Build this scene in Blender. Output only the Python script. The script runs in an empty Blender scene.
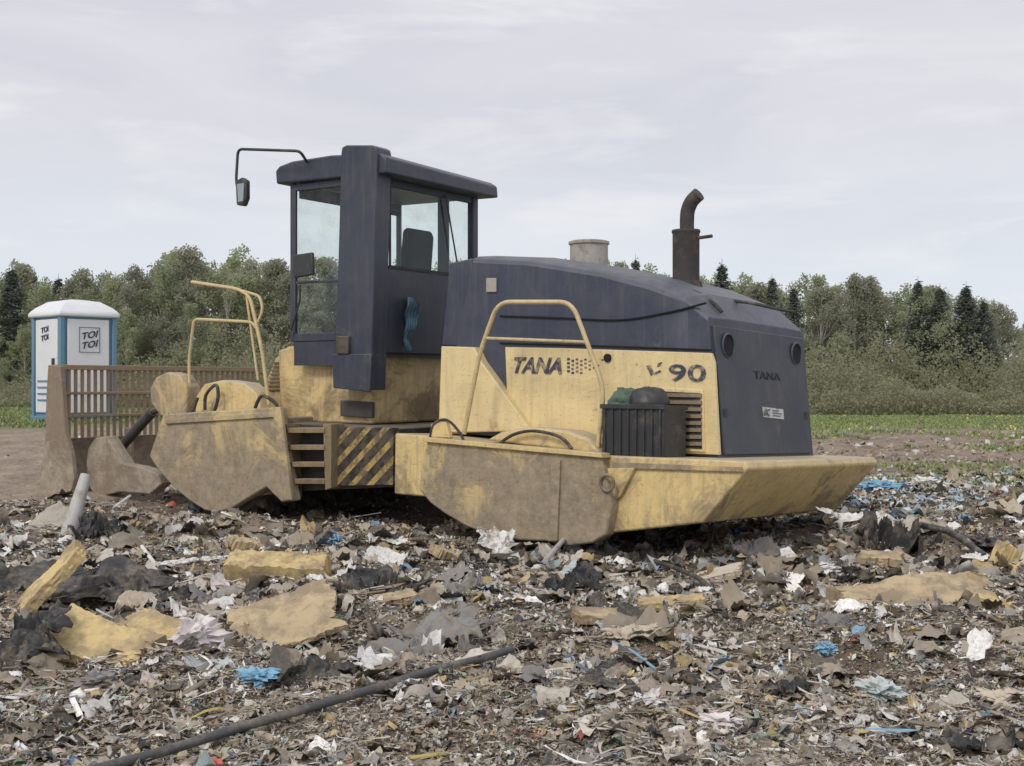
import bpy, bmesh, math, random
import numpy as np
from mathutils import Vector, Matrix
from mathutils import noise as mnoise
random.seed(7); RNG=np.random.default_rng(11)
C=bpy.context.scene.collection
FPX=1250.0; CX=512.0; CY=383.0; H0=1.55
R=math.radians
# ------------------------------------------------------------------ materials
def nodes(name):
    m=bpy.data.materials.new(name); m.use_nodes=True
    nt=m.node_tree; b=nt.nodes['Principled BSDF']; return m,nt,b
def N(nt,t,**k):
    n=nt.nodes.new(t)
    for a,v in k.items(): setattr(n,a,v)
    return n
def c4(c): return (c[0],c[1],c[2],1)
def mixc(nt,fac,a,b):
    n=N(nt,'ShaderNodeMix',data_type='RGBA')
    if isinstance(fac,(int,float)): n.inputs[0].default_value=fac
    else: nt.links.new(fac,n.inputs[0])
    for i,s in ((6,a),(7,b)):
        if isinstance(s,tuple): n.inputs[i].default_value=c4(s)
        else: nt.links.new(s,n.inputs[i])
    return n.outputs[2]
def noise_out(nt,vec,scale,detail=6,rough=.6,dist=0):
    n=N(nt,'ShaderNodeTexNoise'); n.inputs['Scale'].default_value=scale; n.inputs['Detail'].default_value=detail
    n.inputs['Roughness'].default_value=rough; n.inputs['Distortion'].default_value=dist
    if vec is not None: nt.links.new(vec,n.inputs['Vector'])
    return n.outputs['Fac']
def maprange(nt,val,a,b,c=0,d=1):
    n=N(nt,'ShaderNodeMapRange'); nt.links.new(val,n.inputs[0])
    for i,x in enumerate((a,b,c,d)): n.inputs[i+1].default_value=x
    return n.outputs[0]
def mth(nt,op,a,b):
    n=N(nt,'ShaderNodeMath',operation=op)
    for i,s in enumerate((a,b)):
        if isinstance(s,(int,float)): n.inputs[i].default_value=s
        else: nt.links.new(s,n.inputs[i])
    return n.outputs[0]
def paint(name,col,mud=(.17,.125,.08),thr=.55,zlo=.0,zhi=1.6,zamt=.25,rough=.5,soft=.05,bump=.15,dust=.45,chips=.6,streak=.45,grime=.35,dustc=(.40,.35,.29)):
    m,nt,b=nodes(name)
    g=N(nt,'ShaderNodeNewGeometry'); pos=g.outputs['Position']
    sx=N(nt,'ShaderNodeSeparateXYZ'); nt.links.new(pos,sx.inputs[0])
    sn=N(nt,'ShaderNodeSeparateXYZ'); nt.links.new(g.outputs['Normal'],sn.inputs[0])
    zf=maprange(nt,sx.outputs[2],zhi,zlo,0,zamt)
    base=mixc(nt,maprange(nt,noise_out(nt,pos,.8,5,.6),.35,.7),col,tuple(min(1,c*.88+.03) for c in col))
    gr=noise_out(nt,pos,2.1,7,.7,1.2)
    base=mixc(nt,maprange(nt,gr,.44,.72,0,grime),base,tuple(x*.9 for x in mud))
    mp2=N(nt,'ShaderNodeMapping'); mp2.inputs['Scale'].default_value=(4,4,30); mp2.inputs['Rotation'].default_value=(.2,.3,0); nt.links.new(pos,mp2.inputs[0])
    scr=noise_out(nt,mp2.outputs[0],2.2,6,.75,.8)
    base=mixc(nt,maprange(nt,scr,.60,.65,0,chips),base,tuple(x*.6 for x in mud))
    spk=noise_out(nt,pos,38,5,.75)
    base=mixc(nt,maprange(nt,spk,.61,.67,0,chips*.8),base,tuple(x*.5 for x in mud))
    spk2=noise_out(nt,pos,6,10,.82)
    base=mixc(nt,maprange(nt,spk2,.62,.645,0,chips*.95),base,(.15,.085,.045))
    mp=N(nt,'ShaderNodeMapping'); mp.inputs['Scale'].default_value=(20,20,1.1); nt.links.new(pos,mp.inputs[0])
    s=noise_out(nt,mp.outputs[0],1,6,.65)
    base=mixc(nt,maprange(nt,s,.50,.72,0,streak),base,tuple(x*.95 for x in mud))
    n1=noise_out(nt,pos,1.3,11,.74,.8); f=mth(nt,'ADD',n1,zf); f=maprange(nt,f,thr-soft,thr+soft,0,.88)
    mudc=mixc(nt,maprange(nt,noise_out(nt,pos,7,9,.78),.32,.68),tuple(x*.6 for x in mud),tuple(min(1,x*1.45) for x in mud))
    c2=mixc(nt,f,base,mudc)
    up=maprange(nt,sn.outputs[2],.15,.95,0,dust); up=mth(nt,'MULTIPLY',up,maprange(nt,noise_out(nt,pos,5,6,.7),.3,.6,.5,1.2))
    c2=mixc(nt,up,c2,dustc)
    nt.links.new(c2,b.inputs['Base Color'])
    nt.links.new(maprange(nt,f,0,1,rough,.95),b.inputs['Roughness'])
    bp=N(nt,'ShaderNodeBump'); bp.inputs['Strength'].default_value=bump; bp.inputs['Distance'].default_value=.03
    nt.links.new(mth(nt,'ADD',noise_out(nt,pos,4,10,.75),mth(nt,'MULTIPLY',f,.3)),bp.inputs['Height']); nt.links.new(bp.outputs[0],b.inputs['Normal'])
    return m
def simple(name,col,rough=.7,var=.35,scale=12,dirt=None,dthr=.55,bump=.2,metal=0):
    m,nt,b=nodes(name)
    g=N(nt,'ShaderNodeNewGeometry'); pos=g.outputs['Position']
    n=noise_out(nt,pos,scale,6,.65)
    c=mixc(nt,n,tuple(x*(1-var) for x in col),tuple(min(1,x*(1+var)) for x in col))
    if dirt: c=mixc(nt,maprange(nt,noise_out(nt,pos,scale*.45,9,.75),dthr-.07,dthr+.07,0,.88),c,dirt)
    nt.links.new(c,b.inputs['Base Color']); b.inputs['Roughness'].default_value=rough; b.inputs['Metallic'].default_value=metal
    bp=N(nt,'ShaderNodeBump'); bp.inputs['Strength'].default_value=bump; bp.inputs['Distance'].default_value=.01
    nt.links.new(noise_out(nt,pos,scale*3,5,.7),bp.inputs['Height']); nt.links.new(bp.outputs[0],b.inputs['Normal'])
    return m
M={}
M['yellow']=paint('yellow_paint',(.85,.68,.35),mud=(.36,.27,.16),thr=.69,zlo=.6,zhi=2.4,zamt=.07,streak=.32,grime=.28,chips=.7)
M['yellow_ped']=paint('grimy_yellow_paint',(.76,.58,.28),mud=(.27,.195,.115),thr=.57,zlo=.8,zhi=2.2,zamt=.12,streak=.55,grime=.55,soft=.06)
M['yellow_hull']=paint('yellow_hull_paint',(.80,.61,.27),mud=(.30,.23,.145),thr=.61,zlo=-.1,zhi=.9,zamt=.16,grime=.45,dust=.7,soft=.05,chips=.8)
M['yellow_mud']=paint('muddy_yellow_paint',(.66,.51,.26),mud=(.31,.255,.19),thr=.53,zlo=-.1,zhi=1.1,zamt=.15,rough=.8,bump=.9,streak=.6,grime=.5,soft=.05,chips=.85)
M['rail']=paint('rail_paint',(.70,.55,.28),mud=(.24,.185,.12),thr=.64,zamt=.02,dust=.2)
M['navy']=paint('navy_paint',(.036,.046,.080),mud=(.17,.16,.15),thr=.70,zlo=1.4,zhi=3,zamt=.07,rough=.5,bump=.08,dust=.34,chips=.5,streak=.26,grime=.28,dustc=(.27,.265,.275))  # pale dust on upward faces also paints in the hood top's lighter shading
M['navy_rear']=paint('rear_panel_paint',(.030,.037,.058),mud=(.15,.14,.13),thr=.70,zlo=1.0,zhi=2.4,zamt=.07,rough=.5,bump=.08,dust=.3,chips=.5,streak=.26,grime=.26,dustc=(.26,.255,.26))
M['navy_cab']=paint('cab_paint',(.029,.037,.062),mud=(.14,.13,.115),thr=.70,zlo=1.4,zhi=3,zamt=.10,rough=.48,bump=.07,dust=.30,chips=.5,streak=.28,grime=.26,dustc=(.26,.255,.265))
M['mudsteel']=paint('muddy_steel',(.15,.115,.085),mud=(.27,.215,.155),thr=.52,zamt=.1,rough=.85,bump=.6,soft=.1)
M['steps']=paint('grimy_step_steel',(.36,.27,.13),mud=(.17,.13,.09),thr=.50,zamt=.05,rough=.85,bump=.5,dust=.5,soft=.1)
M['dark']=paint('dark_steel',(.04,.037,.035),mud=(.15,.12,.095),thr=.60,zlo=0,zhi=1.2,zamt=.1,rough=.75,dust=.3,soft=.1)
M['bladerust']=paint('rusty_blade',(.27,.205,.15),mud=(.37,.31,.245),thr=.53,zamt=.08,rough=.9,bump=.9,soft=.05)
M['bladebar']=paint('rusty_bars',(.36,.26,.165),mud=(.27,.215,.155),thr=.58,zamt=.05,rough=.9,bump=.3,soft=.1)
M['black']=simple('black_plastic',(.038,.038,.040),.5,.3,8,dirt=(.14,.12,.10),dthr=.60)  # black albedo lifted to stand in for haze, rubber and film likewise
M['rubber']=simple('black_rubber',(.045,.043,.041),.8,dirt=(.18,.15,.12),dthr=.58)
M['exh']=simple('sooty_exhaust',(.052,.046,.046),.75,.5,10,dirt=(.16,.10,.07),dthr=.58)
M['filter']=simple('dusty_filter',(.40,.37,.32),.7,.25,6,dirt=(.16,.14,.12),dthr=.56)
M['slat']=simple('dusty_slats',(.30,.24,.15),.8,.3,9,dirt=(.12,.10,.08),dthr=.54)
M['ink']=simple('dark_blue_lettering',(.048,.055,.095),.5,.3,20,dirt=(.60,.47,.25),dthr=.57,bump=.02)
M['faint']=simple('faded_dark_lettering',(.017,.020,.030),.6,.2,bump=.02)
M['sticker']=simple('white_sticker',(.60,.60,.58),.5,.15,20,dirt=(.2,.18,.16),dthr=.58,bump=.02)
M['hole']=simple('dark_opening',(.012,.012,.013),.9)
M['seatm']=simple('seat_cloth',(.018,.018,.021),.9)
M['mirror']=simple('mirror_glass',(.35,.4,.42),.12,.05,bump=0,metal=.6)
M['white']=simple('white_plastic_panel',(.76,.78,.80),.5,.08,4,dirt=(.45,.42,.38),dthr=.66,bump=.03)
M['teal']=simple('blue_plastic_panel',(.135,.26,.36),.5,.12,4,dirt=(.22,.22,.20),dthr=.66,bump=.03)
M['label_dark']=simple('dark_print',(.04,.05,.07),.6,.1,bump=0)
M['label_grey']=simple('grey_print',(.14,.15,.18),.6,.15,bump=0)
m,nt,b=nodes('dusty_glass'); out=nt.nodes['Material Output']
tr=N(nt,'ShaderNodeBsdfTransparent'); tr.inputs[0].default_value=(.92,.96,.94,1)
gl=N(nt,'ShaderNodeBsdfGlossy'); gl.inputs['Roughness'].default_value=.05; gl.inputs[0].default_value=(.8,.85,.85,1)
df=N(nt,'ShaderNodeBsdfDiffuse'); df.inputs[0].default_value=(.36,.38,.35,1)
m1=N(nt,'ShaderNodeMixShader'); m1.inputs[0].default_value=.05; nt.links.new(tr.outputs[0],m1.inputs[1]); nt.links.new(gl.outputs[0],m1.inputs[2])
g=N(nt,'ShaderNodeNewGeometry')
m2=N(nt,'ShaderNodeMixShader'); nt.links.new(maprange(nt,noise_out(nt,g.outputs['Position'],3.2,8,.7),.48,.8,.01,.20),m2.inputs[0])
nt.links.new(m1.outputs[0],m2.inputs[1]); nt.links.new(df.outputs[0],m2.inputs[2]); nt.links.new(m2.outputs[0],out.inputs[0]); M['glass']=m
m,nt,b=nodes('hazard_stripes'); g=N(nt,'ShaderNodeNewGeometry'); pos=g.outputs['Position']
sx=N(nt,'ShaderNodeSeparateXYZ'); nt.links.new(pos,sx.inputs[0])
s=mth(nt,'SUBTRACT',sx.outputs[0],mth(nt,'MULTIPLY',sx.outputs[2],.95)); s=mth(nt,'FRACT',mth(nt,'MULTIPLY',s,4.6),0)
st=maprange(nt,s,.58,.61)
col=mixc(nt,st,(.024,.022,.021),(.46,.33,.11))
col=mixc(nt,maprange(nt,noise_out(nt,pos,6,10,.8),.44,.54,0,.85),col,(.11,.085,.06))
nt.links.new(col,b.inputs['Base Color']); b.inputs['Roughness'].default_value=.8; M['hazard']=m
# ------------------------------------------------------------------ tagging / building
ORG={}
def tag(o,label=None,cat=None,group=None,kind=None):
    if label: o['label']=label
    if cat: o['category']=cat
    if group: o['group']=group
    if kind: o['kind']=kind
    return o
def empty(name,loc,label=None,cat=None,group=None):
    o=bpy.data.objects.new(name,None); C.objects.link(o); o.location=loc; ORG[o.name]=Vector(loc)
    o.empty_display_size=.2
    return tag(o,label,cat,group)
class MB:
    def __init__(s): s.v=[];s.f=[];s.m=[]
    def add(s,vs,fs,mi=0):
        o=len(s.v); s.v+= [Vector(p) for p in vs]
        for f in fs: s.f.append([i+o for i in f]); s.m.append(mi)
        return s
    def prism(s,F,poly,v0,v1,mi=0):
        uz=[UZ(F,x,y,v0) for x,y in poly]; return s.prism_uz(F,uz,v0,v1,mi)
    def prism_uz(s,F,uz,v0,v1,mi=0):
        n=len(uz); vs=[L(F,u,v0,z) for u,z in uz]+[L(F,u,v1,z) for u,z in uz]
        fs=[list(range(n)),list(range(2*n-1,n-1,-1))]+[[i,(i+1)%n,(i+1)%n+n,i+n] for i in range(n)]
        return s.add(vs,fs,mi)
    def box(s,F,u0,u1,v0,v1,z0,z1,mi=0):
        return s.prism_uz(F,[(u0,z0),(u1,z0),(u1,z1),(u0,z1)],v0,v1,mi)
    def tube(s,pts,r,n=8,mi=0):
        pts=[Vector(p) for p in pts]; k=len(pts); rs=r if isinstance(r,(list,tuple)) else [r]*k
        up=None; vs=[]
        for i,p in enumerate(pts):
            d=(pts[min(i+1,k-1)]-pts[max(i-1,0)]).normalized()
            if up is None: up=Vector((0,0,1)) if abs(d.z)<.9 else Vector((1,0,0))
            a=d.cross(up).normalized(); bb=a.cross(d).normalized(); up=bb
            for j in range(n):
                t=2*math.pi*j/n; vs.append(p+(a*math.cos(t)+bb*math.sin(t))*rs[i])
        fs=[[i*n+j,i*n+(j+1)%n,(i+1)*n+(j+1)%n,(i+1)*n+j] for i in range(k-1) for j in range(n)]
        fs+=[list(range(n))[::-1],list(range((k-1)*n,k*n))]
        return s.add(vs,fs,mi)
    def build(s,name,mat,parent=None,bevel=0,smooth=.7,org=None):
        me=bpy.data.meshes.new(name); o0=ORG[parent.name] if parent else (Vector(org) if org is not None else Vector((0,0,0)))
        me.from_pydata([tuple(p-o0) for p in s.v],[],s.f)
        mats=mat if isinstance(mat,(list,tuple)) else [mat]
        for mm in mats: me.materials.append(mm)
        me.polygons.foreach_set('material_index',s.m)
        bm=bmesh.new(); bm.from_mesh(me); bmesh.ops.recalc_face_normals(bm,faces=bm.faces); bm.to_mesh(me); bm.free()
        if smooth:
            me.polygons.foreach_set('use_smooth',[True]*len(me.polygons)); me.set_sharp_from_angle(angle=smooth)
        o=bpy.data.objects.new(name,me); C.objects.link(o)
        if parent: o.parent=parent; ORG[o.name]=o0
        else: o.location=o0; ORG[o.name]=o0
        if bevel:
            b=o.modifiers.new('bevel','BEVEL'); b.width=bevel; b.segments=2; b.limit_method='ANGLE'; b.angle_limit=.6
        return o
class Frame:
    def __init__(s,o,yaw,roll=0):
        s.o=Vector((o[0],o[1],0)); a=R(yaw); s.u=Vector((math.cos(a),-math.sin(a),0)); s.v=Vector((math.sin(a),math.cos(a),0)); s.k=roll
def L(F,u,v,z): return F.o+F.u*u+F.v*v+Vector((0,0,z-F.k*v))
def UZ(F,px,py,v):
    t=(px-CX)/FPX; b=F.o+F.v*v
    u=(t*b.y-b.x)/(F.u.x-t*F.u.y); Y=b.y+u*F.u.y
    return u, H0+(CY-py)/FPX*Y+F.k*v
def P(F,px,py,v): u,z=UZ(F,px,py,v); return L(F,u,v,z)
def smoothpath(pts,n=6):
    pts=[Vector(p) for p in pts]; out=[]
    for i in range(len(pts)-1):
        p0=pts[max(i-1,0)];p1=pts[i];p2=pts[i+1];p3=pts[min(i+2,len(pts)-1)]
        for j in range(n):
            t=j/n; out.append(.5*((2*p1)+(p2-p0)*t+(2*p0-5*p1+4*p2-p3)*t*t+(3*p1-p0-3*p2+p3)*t**3))
    out.append(pts[-1]); return out
def fillet(pts,r=.12,n=5):
    pts=[Vector(p) for p in pts]; out=[pts[0]]
    for i in range(1,len(pts)-1):
        a=(pts[i-1]-pts[i]); b=(pts[i+1]-pts[i]); ra=min(r,a.length*.45); rb=min(r,b.length*.45)
        A=pts[i]+a.normalized()*ra; B=pts[i]+b.normalized()*rb
        for j in range(n+1):
            t=j/n; out.append(A*(1-t)**2+pts[i]*2*t*(1-t)+B*t*t)
    out.append(pts[-1]); return out
def text(name,s,BL,W,Hh,mat,parent,off=.012,shear=0,bold=.02):
    cu=bpy.data.curves.new(name,'FONT'); cu.body=s; cu.size=1; cu.offset=bold; cu.extrude=.004; cu.resolution_u=3
    o=bpy.data.objects.new('tmp',cu); C.objects.link(o); dg=bpy.context.evaluated_depsgraph_get(); dg.update()
    me=bpy.data.meshes.new_from_object(o.evaluated_get(dg)); bpy.data.objects.remove(o)
    xs=[v.co.x for v in me.vertices]; ys=[v.co.y for v in me.vertices]; x0,x1,y0,y1=min(xs),max(xs),min(ys),max(ys)
    n=W.cross(Hh).normalized(); o0=ORG[parent.name]
    for v in me.vertices:
        fy=(v.co.y-y0)/(y1-y0); fx=(v.co.x-x0)/(x1-x0)+shear*(fy-.5); v.co=BL+W*fx+Hh*fy+n*(off+v.co.z)-o0
    me.materials.clear(); me.materials.append(mat); me.name=name
    ob=bpy.data.objects.new(name,me); C.objects.link(ob); ob.parent=parent; ORG[ob.name]=o0; return ob
# ------------------------------------------------------------------ terrain
def vnoise(x,y,seed=0):
    xi=np.floor(x);yi=np.floor(y);fx=x-xi;fy=y-yi;fx=fx*fx*(3-2*fx);fy=fy*fy*(3-2*fy)
    def h(a,b):
        s=np.sin(a*127.1+b*311.7+seed*74.7)*43758.5453; return s-np.floor(s)
    return (h(xi,yi)*(1-fx)+h(xi+1,yi)*fx)*(1-fy)+(h(xi,yi+1)*(1-fx)+h(xi+1,yi+1)*fx)*fy
def sst(a,b,x):
    t=np.clip((x-a)/(b-a),0,1); return t*t*(3-2*t)
def trash_mask(x,y):
    left=1-sst(16.2,17.6,y+ (vnoise(x*.7,y*.7,3)-.5)*2)
    right=1-sst(16.5,21.5,y+(vnoise(x*.5,y*.5,4)-.5)*5)
    w=sst(-6,-3,x); return left*(1-w)+right*w
MOUNDS=((5.0,15.0,1.3,.12),(-5.6,15.4,1.0,.16),(-2.3,7.7,.7,.06),(2.6,8.0,.8,.07),(-4.9,13.6,.7,.12),(-3.4,11.8,.8,.09),(-1.6,10.6,.7,.08),(-3.0,8.9,.6,.08),(3.9,12.6,.7,.10),(5.4,12.2,.9,.12),(.6,9.6,.7,.06),(4.3,9.6,.7,.07),(-4.6,10.4,.8,.10),(1.2,6.3,.5,.05),(-6.1,16.2,.8,.14),(-1.3,13.2,.5,.10),(.4,11.7,.5,.08),(-3.2,14.6,.5,.10),(2.6,10.9,.5,.08))
def HT(x,y):
    x=np.asarray(x,float);y=np.asarray(y,float)
    w=sst(-5,1,x)
    left=sst(15.5,24,y)*.82-sst(24,110,y)*1.7
    right=sst(12,20,y)*.10-np.clip(y-20,0,90)*.0125
    z=left*(1-w)+right*w
    t=trash_mask(x,y)
    z=z+t*(.13*(vnoise(x*.8,y*.8,1)-.5)+.12*(vnoise(x*2.1,y*2.1,2)-.5)+.08*(vnoise(x*5.3,y*5.3,5)-.5)+.04*(vnoise(x*12,y*12,6)-.5))
    z=z+(1-t)*(.16*(vnoise(x*.3,y*.3,8)-.5)+.11*w*(vnoise(x*1.1,y*1.1,19)-.5)+.07*w*(vnoise(x*3.1,y*3.1,18)-.5)+.04*(vnoise(x*5,y*5,9)-.5))
    z=z-.20*sst(8.6,10.8,y+x*.35)*(1-sst(16,18,y))*sst(-8.5,-6.8,x)*(1-sst(2.6,4.2,x))
    for mx,my,mr,mh in MOUNDS: z=z+mh*np.exp(-((x-mx)**2+(y-my)**2)/mr**2)
    return z
def hz(x,y): return float(HT(np.array([x]),np.array([y]))[0])
def G(px,py):
    Y=FPX*H0/max(py-CY,8)
    for _ in range(12):
        z=hz((px-CX)/FPX*Y,Y); Y=.5*Y+.5*FPX*(H0-z)/max(py-CY,8)
    return Vector(((px-CX)/FPX*Y,Y,hz((px-CX)/FPX*Y,Y)))
nc,nr=600,600
sv=np.linspace(-1,1,nc); sv=np.sign(sv)*(np.abs(sv)*.7+np.abs(sv)**3*1.3)
wv=np.geomspace(2.0,900,nr)
S,W=np.meshgrid(sv,wv); X=S*(W+2); Y=W-1
Z=HT(X,Y)
co=np.stack([X,Y,Z],-1).reshape(-1,3)
idx=np.arange(nc*nr).reshape(nr,nc)
fc=np.stack([idx[:-1,:-1],idx[:-1,1:],idx[1:,1:],idx[1:,:-1]],-1).reshape(-1,4)
def npmesh(name,co,fc,mat,col=None,matidx=None,smooth=False):
    me=bpy.data.meshes.new(name); k=fc.shape[1]
    me.vertices.add(len(co)); me.vertices.foreach_set('co',np.ascontiguousarray(co,dtype=np.float32).ravel())
    me.loops.add(fc.size); me.loops.foreach_set('vertex_index',np.ascontiguousarray(fc,dtype=np.int32).ravel())
    me.polygons.add(len(fc)); me.polygons.foreach_set('loop_start',np.arange(0,fc.size,k,dtype=np.int32))
    try: me.polygons.foreach_set('loop_total',np.full(len(fc),k,dtype=np.int32))
    except Exception: pass
    for mm in (mat if isinstance(mat,list) else [mat]): me.materials.append(mm)
    if matidx is not None: me.polygons.foreach_set('material_index',matidx.astype(np.int32))
    if smooth: me.polygons.foreach_set('use_smooth',np.ones(len(fc),dtype=bool))
    me.update(calc_edges=True)
    if col is not None:
        a=me.attributes.new('Col','FLOAT_COLOR','POINT'); cc=np.ones((len(co),4),np.float32); cc[:,:3]=col; a.data.foreach_set('color',cc.ravel())
    return me
x,y=co[:,0],co[:,1]; T=trash_mask(x,y)
base=np.array([.285,.23,.17])*(.7+.6*vnoise(x*3,y*3,21))[:,None]
base=base*(1-.25*sst(.5,.8,vnoise(x*.9,y*.9,22)))[:,None]
sand=np.array([.44,.36,.28])*(.85+.3*vnoise(x*2,y*2,23))[:,None]
earth=np.array([.34,.27,.205])*(.60+.45*vnoise(x*.8,y*1.1,24)+.35*vnoise(x*3.3,y*3.3,29))[:,None]
grass=np.array([.20,.25,.095])*(.75+.5*vnoise(x*.7,y*.7,25))[:,None]
def GRR(x,y):
    patch=sst(.52,.64,vnoise(x*.40,y*.20,28)+.18*(vnoise(x*3,y*3,30)-.5))*sst(17,20,y)*sst(2,5,x)*.75
    near=np.exp(-(((x-6.9)/1.7)**2+((y-18.2)/1.6)**2)); near=sst(.30,.55,near+.25*(vnoise(x*3,y*3,30)-.5))*.9
    return np.maximum(np.maximum(sst(44,54,y+(vnoise(x*.25,y*.12,27)-.5)*20),patch),near)
gr=np.where(x<0,sst(21,23.5,y+(vnoise(x*.8,y*.8,26)-.5)*2),GRR(x,y))[:,None]
far=np.where((x<0)[:,None],sand,earth)
far=far*(1-gr)+grass*gr
colr=base*T[:,None]+far*(1-T[:,None])
m,nt,b=nodes('landfill_ground')
at=N(nt,'ShaderNodeAttribute',attribute_name='Col'); g=N(nt,'ShaderNodeNewGeometry'); pos=g.outputs['Position']
n1=noise_out(nt,pos,18,8,.75); n2=noise_out(nt,pos,60,4,.7); n3=noise_out(nt,pos,3,8,.75)
mul=N(nt,'ShaderNodeMix',data_type='RGBA',blend_type='MULTIPLY'); mul.inputs[0].default_value=1
rr=N(nt,'ShaderNodeValToRGB'); rr.color_ramp.elements[0].color=(.50,.48,.47,1); rr.color_ramp.elements[0].position=.36; rr.color_ramp.elements[1].color=(1.45,1.45,1.45,1); rr.color_ramp.elements[1].position=.64
nt.links.new(mth(nt,'ADD',mth(nt,'MULTIPLY',n1,.5),mth(nt,'MULTIPLY',n3,.5)),rr.inputs[0]); nt.links.new(at.outputs[0],mul.inputs[6]); nt.links.new(rr.outputs[0],mul.inputs[7])
nt.links.new(mul.outputs[2],b.inputs['Base Color']); b.inputs['Roughness'].default_value=.95
bp=N(nt,'ShaderNodeBump'); bp.inputs['Strength'].default_value=.9; bp.inputs['Distance'].default_value=.06
nt.links.new(mth(nt,'ADD',n1,mth(nt,'ADD',mth(nt,'MULTIPLY',n2,.5),n3)),bp.inputs['Height']); nt.links.new(bp.outputs[0],b.inputs['Normal'])
ground=bpy.data.objects.new('ground',npmesh('ground',co,fc,m,colr,smooth=True)); C.objects.link(ground); tag(ground,kind='structure')
# ------------------------------------------------------------------ litter (uncountable)
def colmat(name,rough,dirt=True):
    m,nt,b=nodes(name); at=N(nt,'ShaderNodeAttribute',attribute_name='Col'); g=N(nt,'ShaderNodeNewGeometry')
    n=noise_out(nt,g.outputs['Position'],40,4,.7)
    c=mixc(nt,maprange(nt,n,.47,.64,0,.5),at.outputs[0],(.29,.24,.185)) if dirt else at.outputs[0]
    nt.links.new(c,b.inputs['Base Color']); b.inputs['Roughness'].default_value=rough
    return m
LM=[colmat('matte_scraps',.9),colmat('plastic_scraps',.42)]
PAL=[((.27,.22,.165),14),((.165,.13,.10),7),((.35,.295,.225),15),((.45,.39,.31),14),((.56,.51,.44),13),((.68,.64,.58),10),((.83,.82,.80),9),((.055,.054,.053),5),((.25,.24,.23),4),((.42,.41,.39),6),
 ((.58,.45,.23),2.6),((.47,.35,.18),2.4),((.18,.37,.53),.55),((.10,.18,.34),.35),((.62,.14,.10),.45),((.18,.33,.18),.65),((.50,.58,.57),1.6),((.64,.50,.46),1.0),((.26,.44,.37),.45),((.66,.52,.15),.5)]
pc=np.array([p[0] for p in PAL]); pw=np.array([p[1] for p in PAL]); pw=pw/pw.sum()
BIG=[((.050,.049,.048),14),((.13,.115,.10),7),((.31,.26,.195),13),((.44,.38,.295),14),((.61,.56,.49),14),((.82,.81,.79),15),((.57,.44,.23),7),((.28,.27,.26),8),((.46,.54,.55),3),((.22,.38,.52),1.2)]
bc=np.array([p[0] for p in BIG]); bw=np.array([p[1] for p in BIG]); bw=bw/bw.sum()
def rotmats(n,tilt):
    yaw=RNG.uniform(0,2*np.pi,n); tx=RNG.normal(0,tilt,n); ty=RNG.normal(0,tilt,n)
    def m(c,s,ax):
        r=np.zeros((n,3,3)); r[:,ax,ax]=1; a,b=[(1,2),(0,2),(0,1)][ax]; r[:,a,a]=c;r[:,b,b]=c;r[:,a,b]=-s;r[:,b,a]=s; return r
    return m(np.cos(yaw),np.sin(yaw),2)@m(np.cos(tx),np.sin(tx),0)@m(np.cos(ty),np.sin(ty),1)
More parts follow.
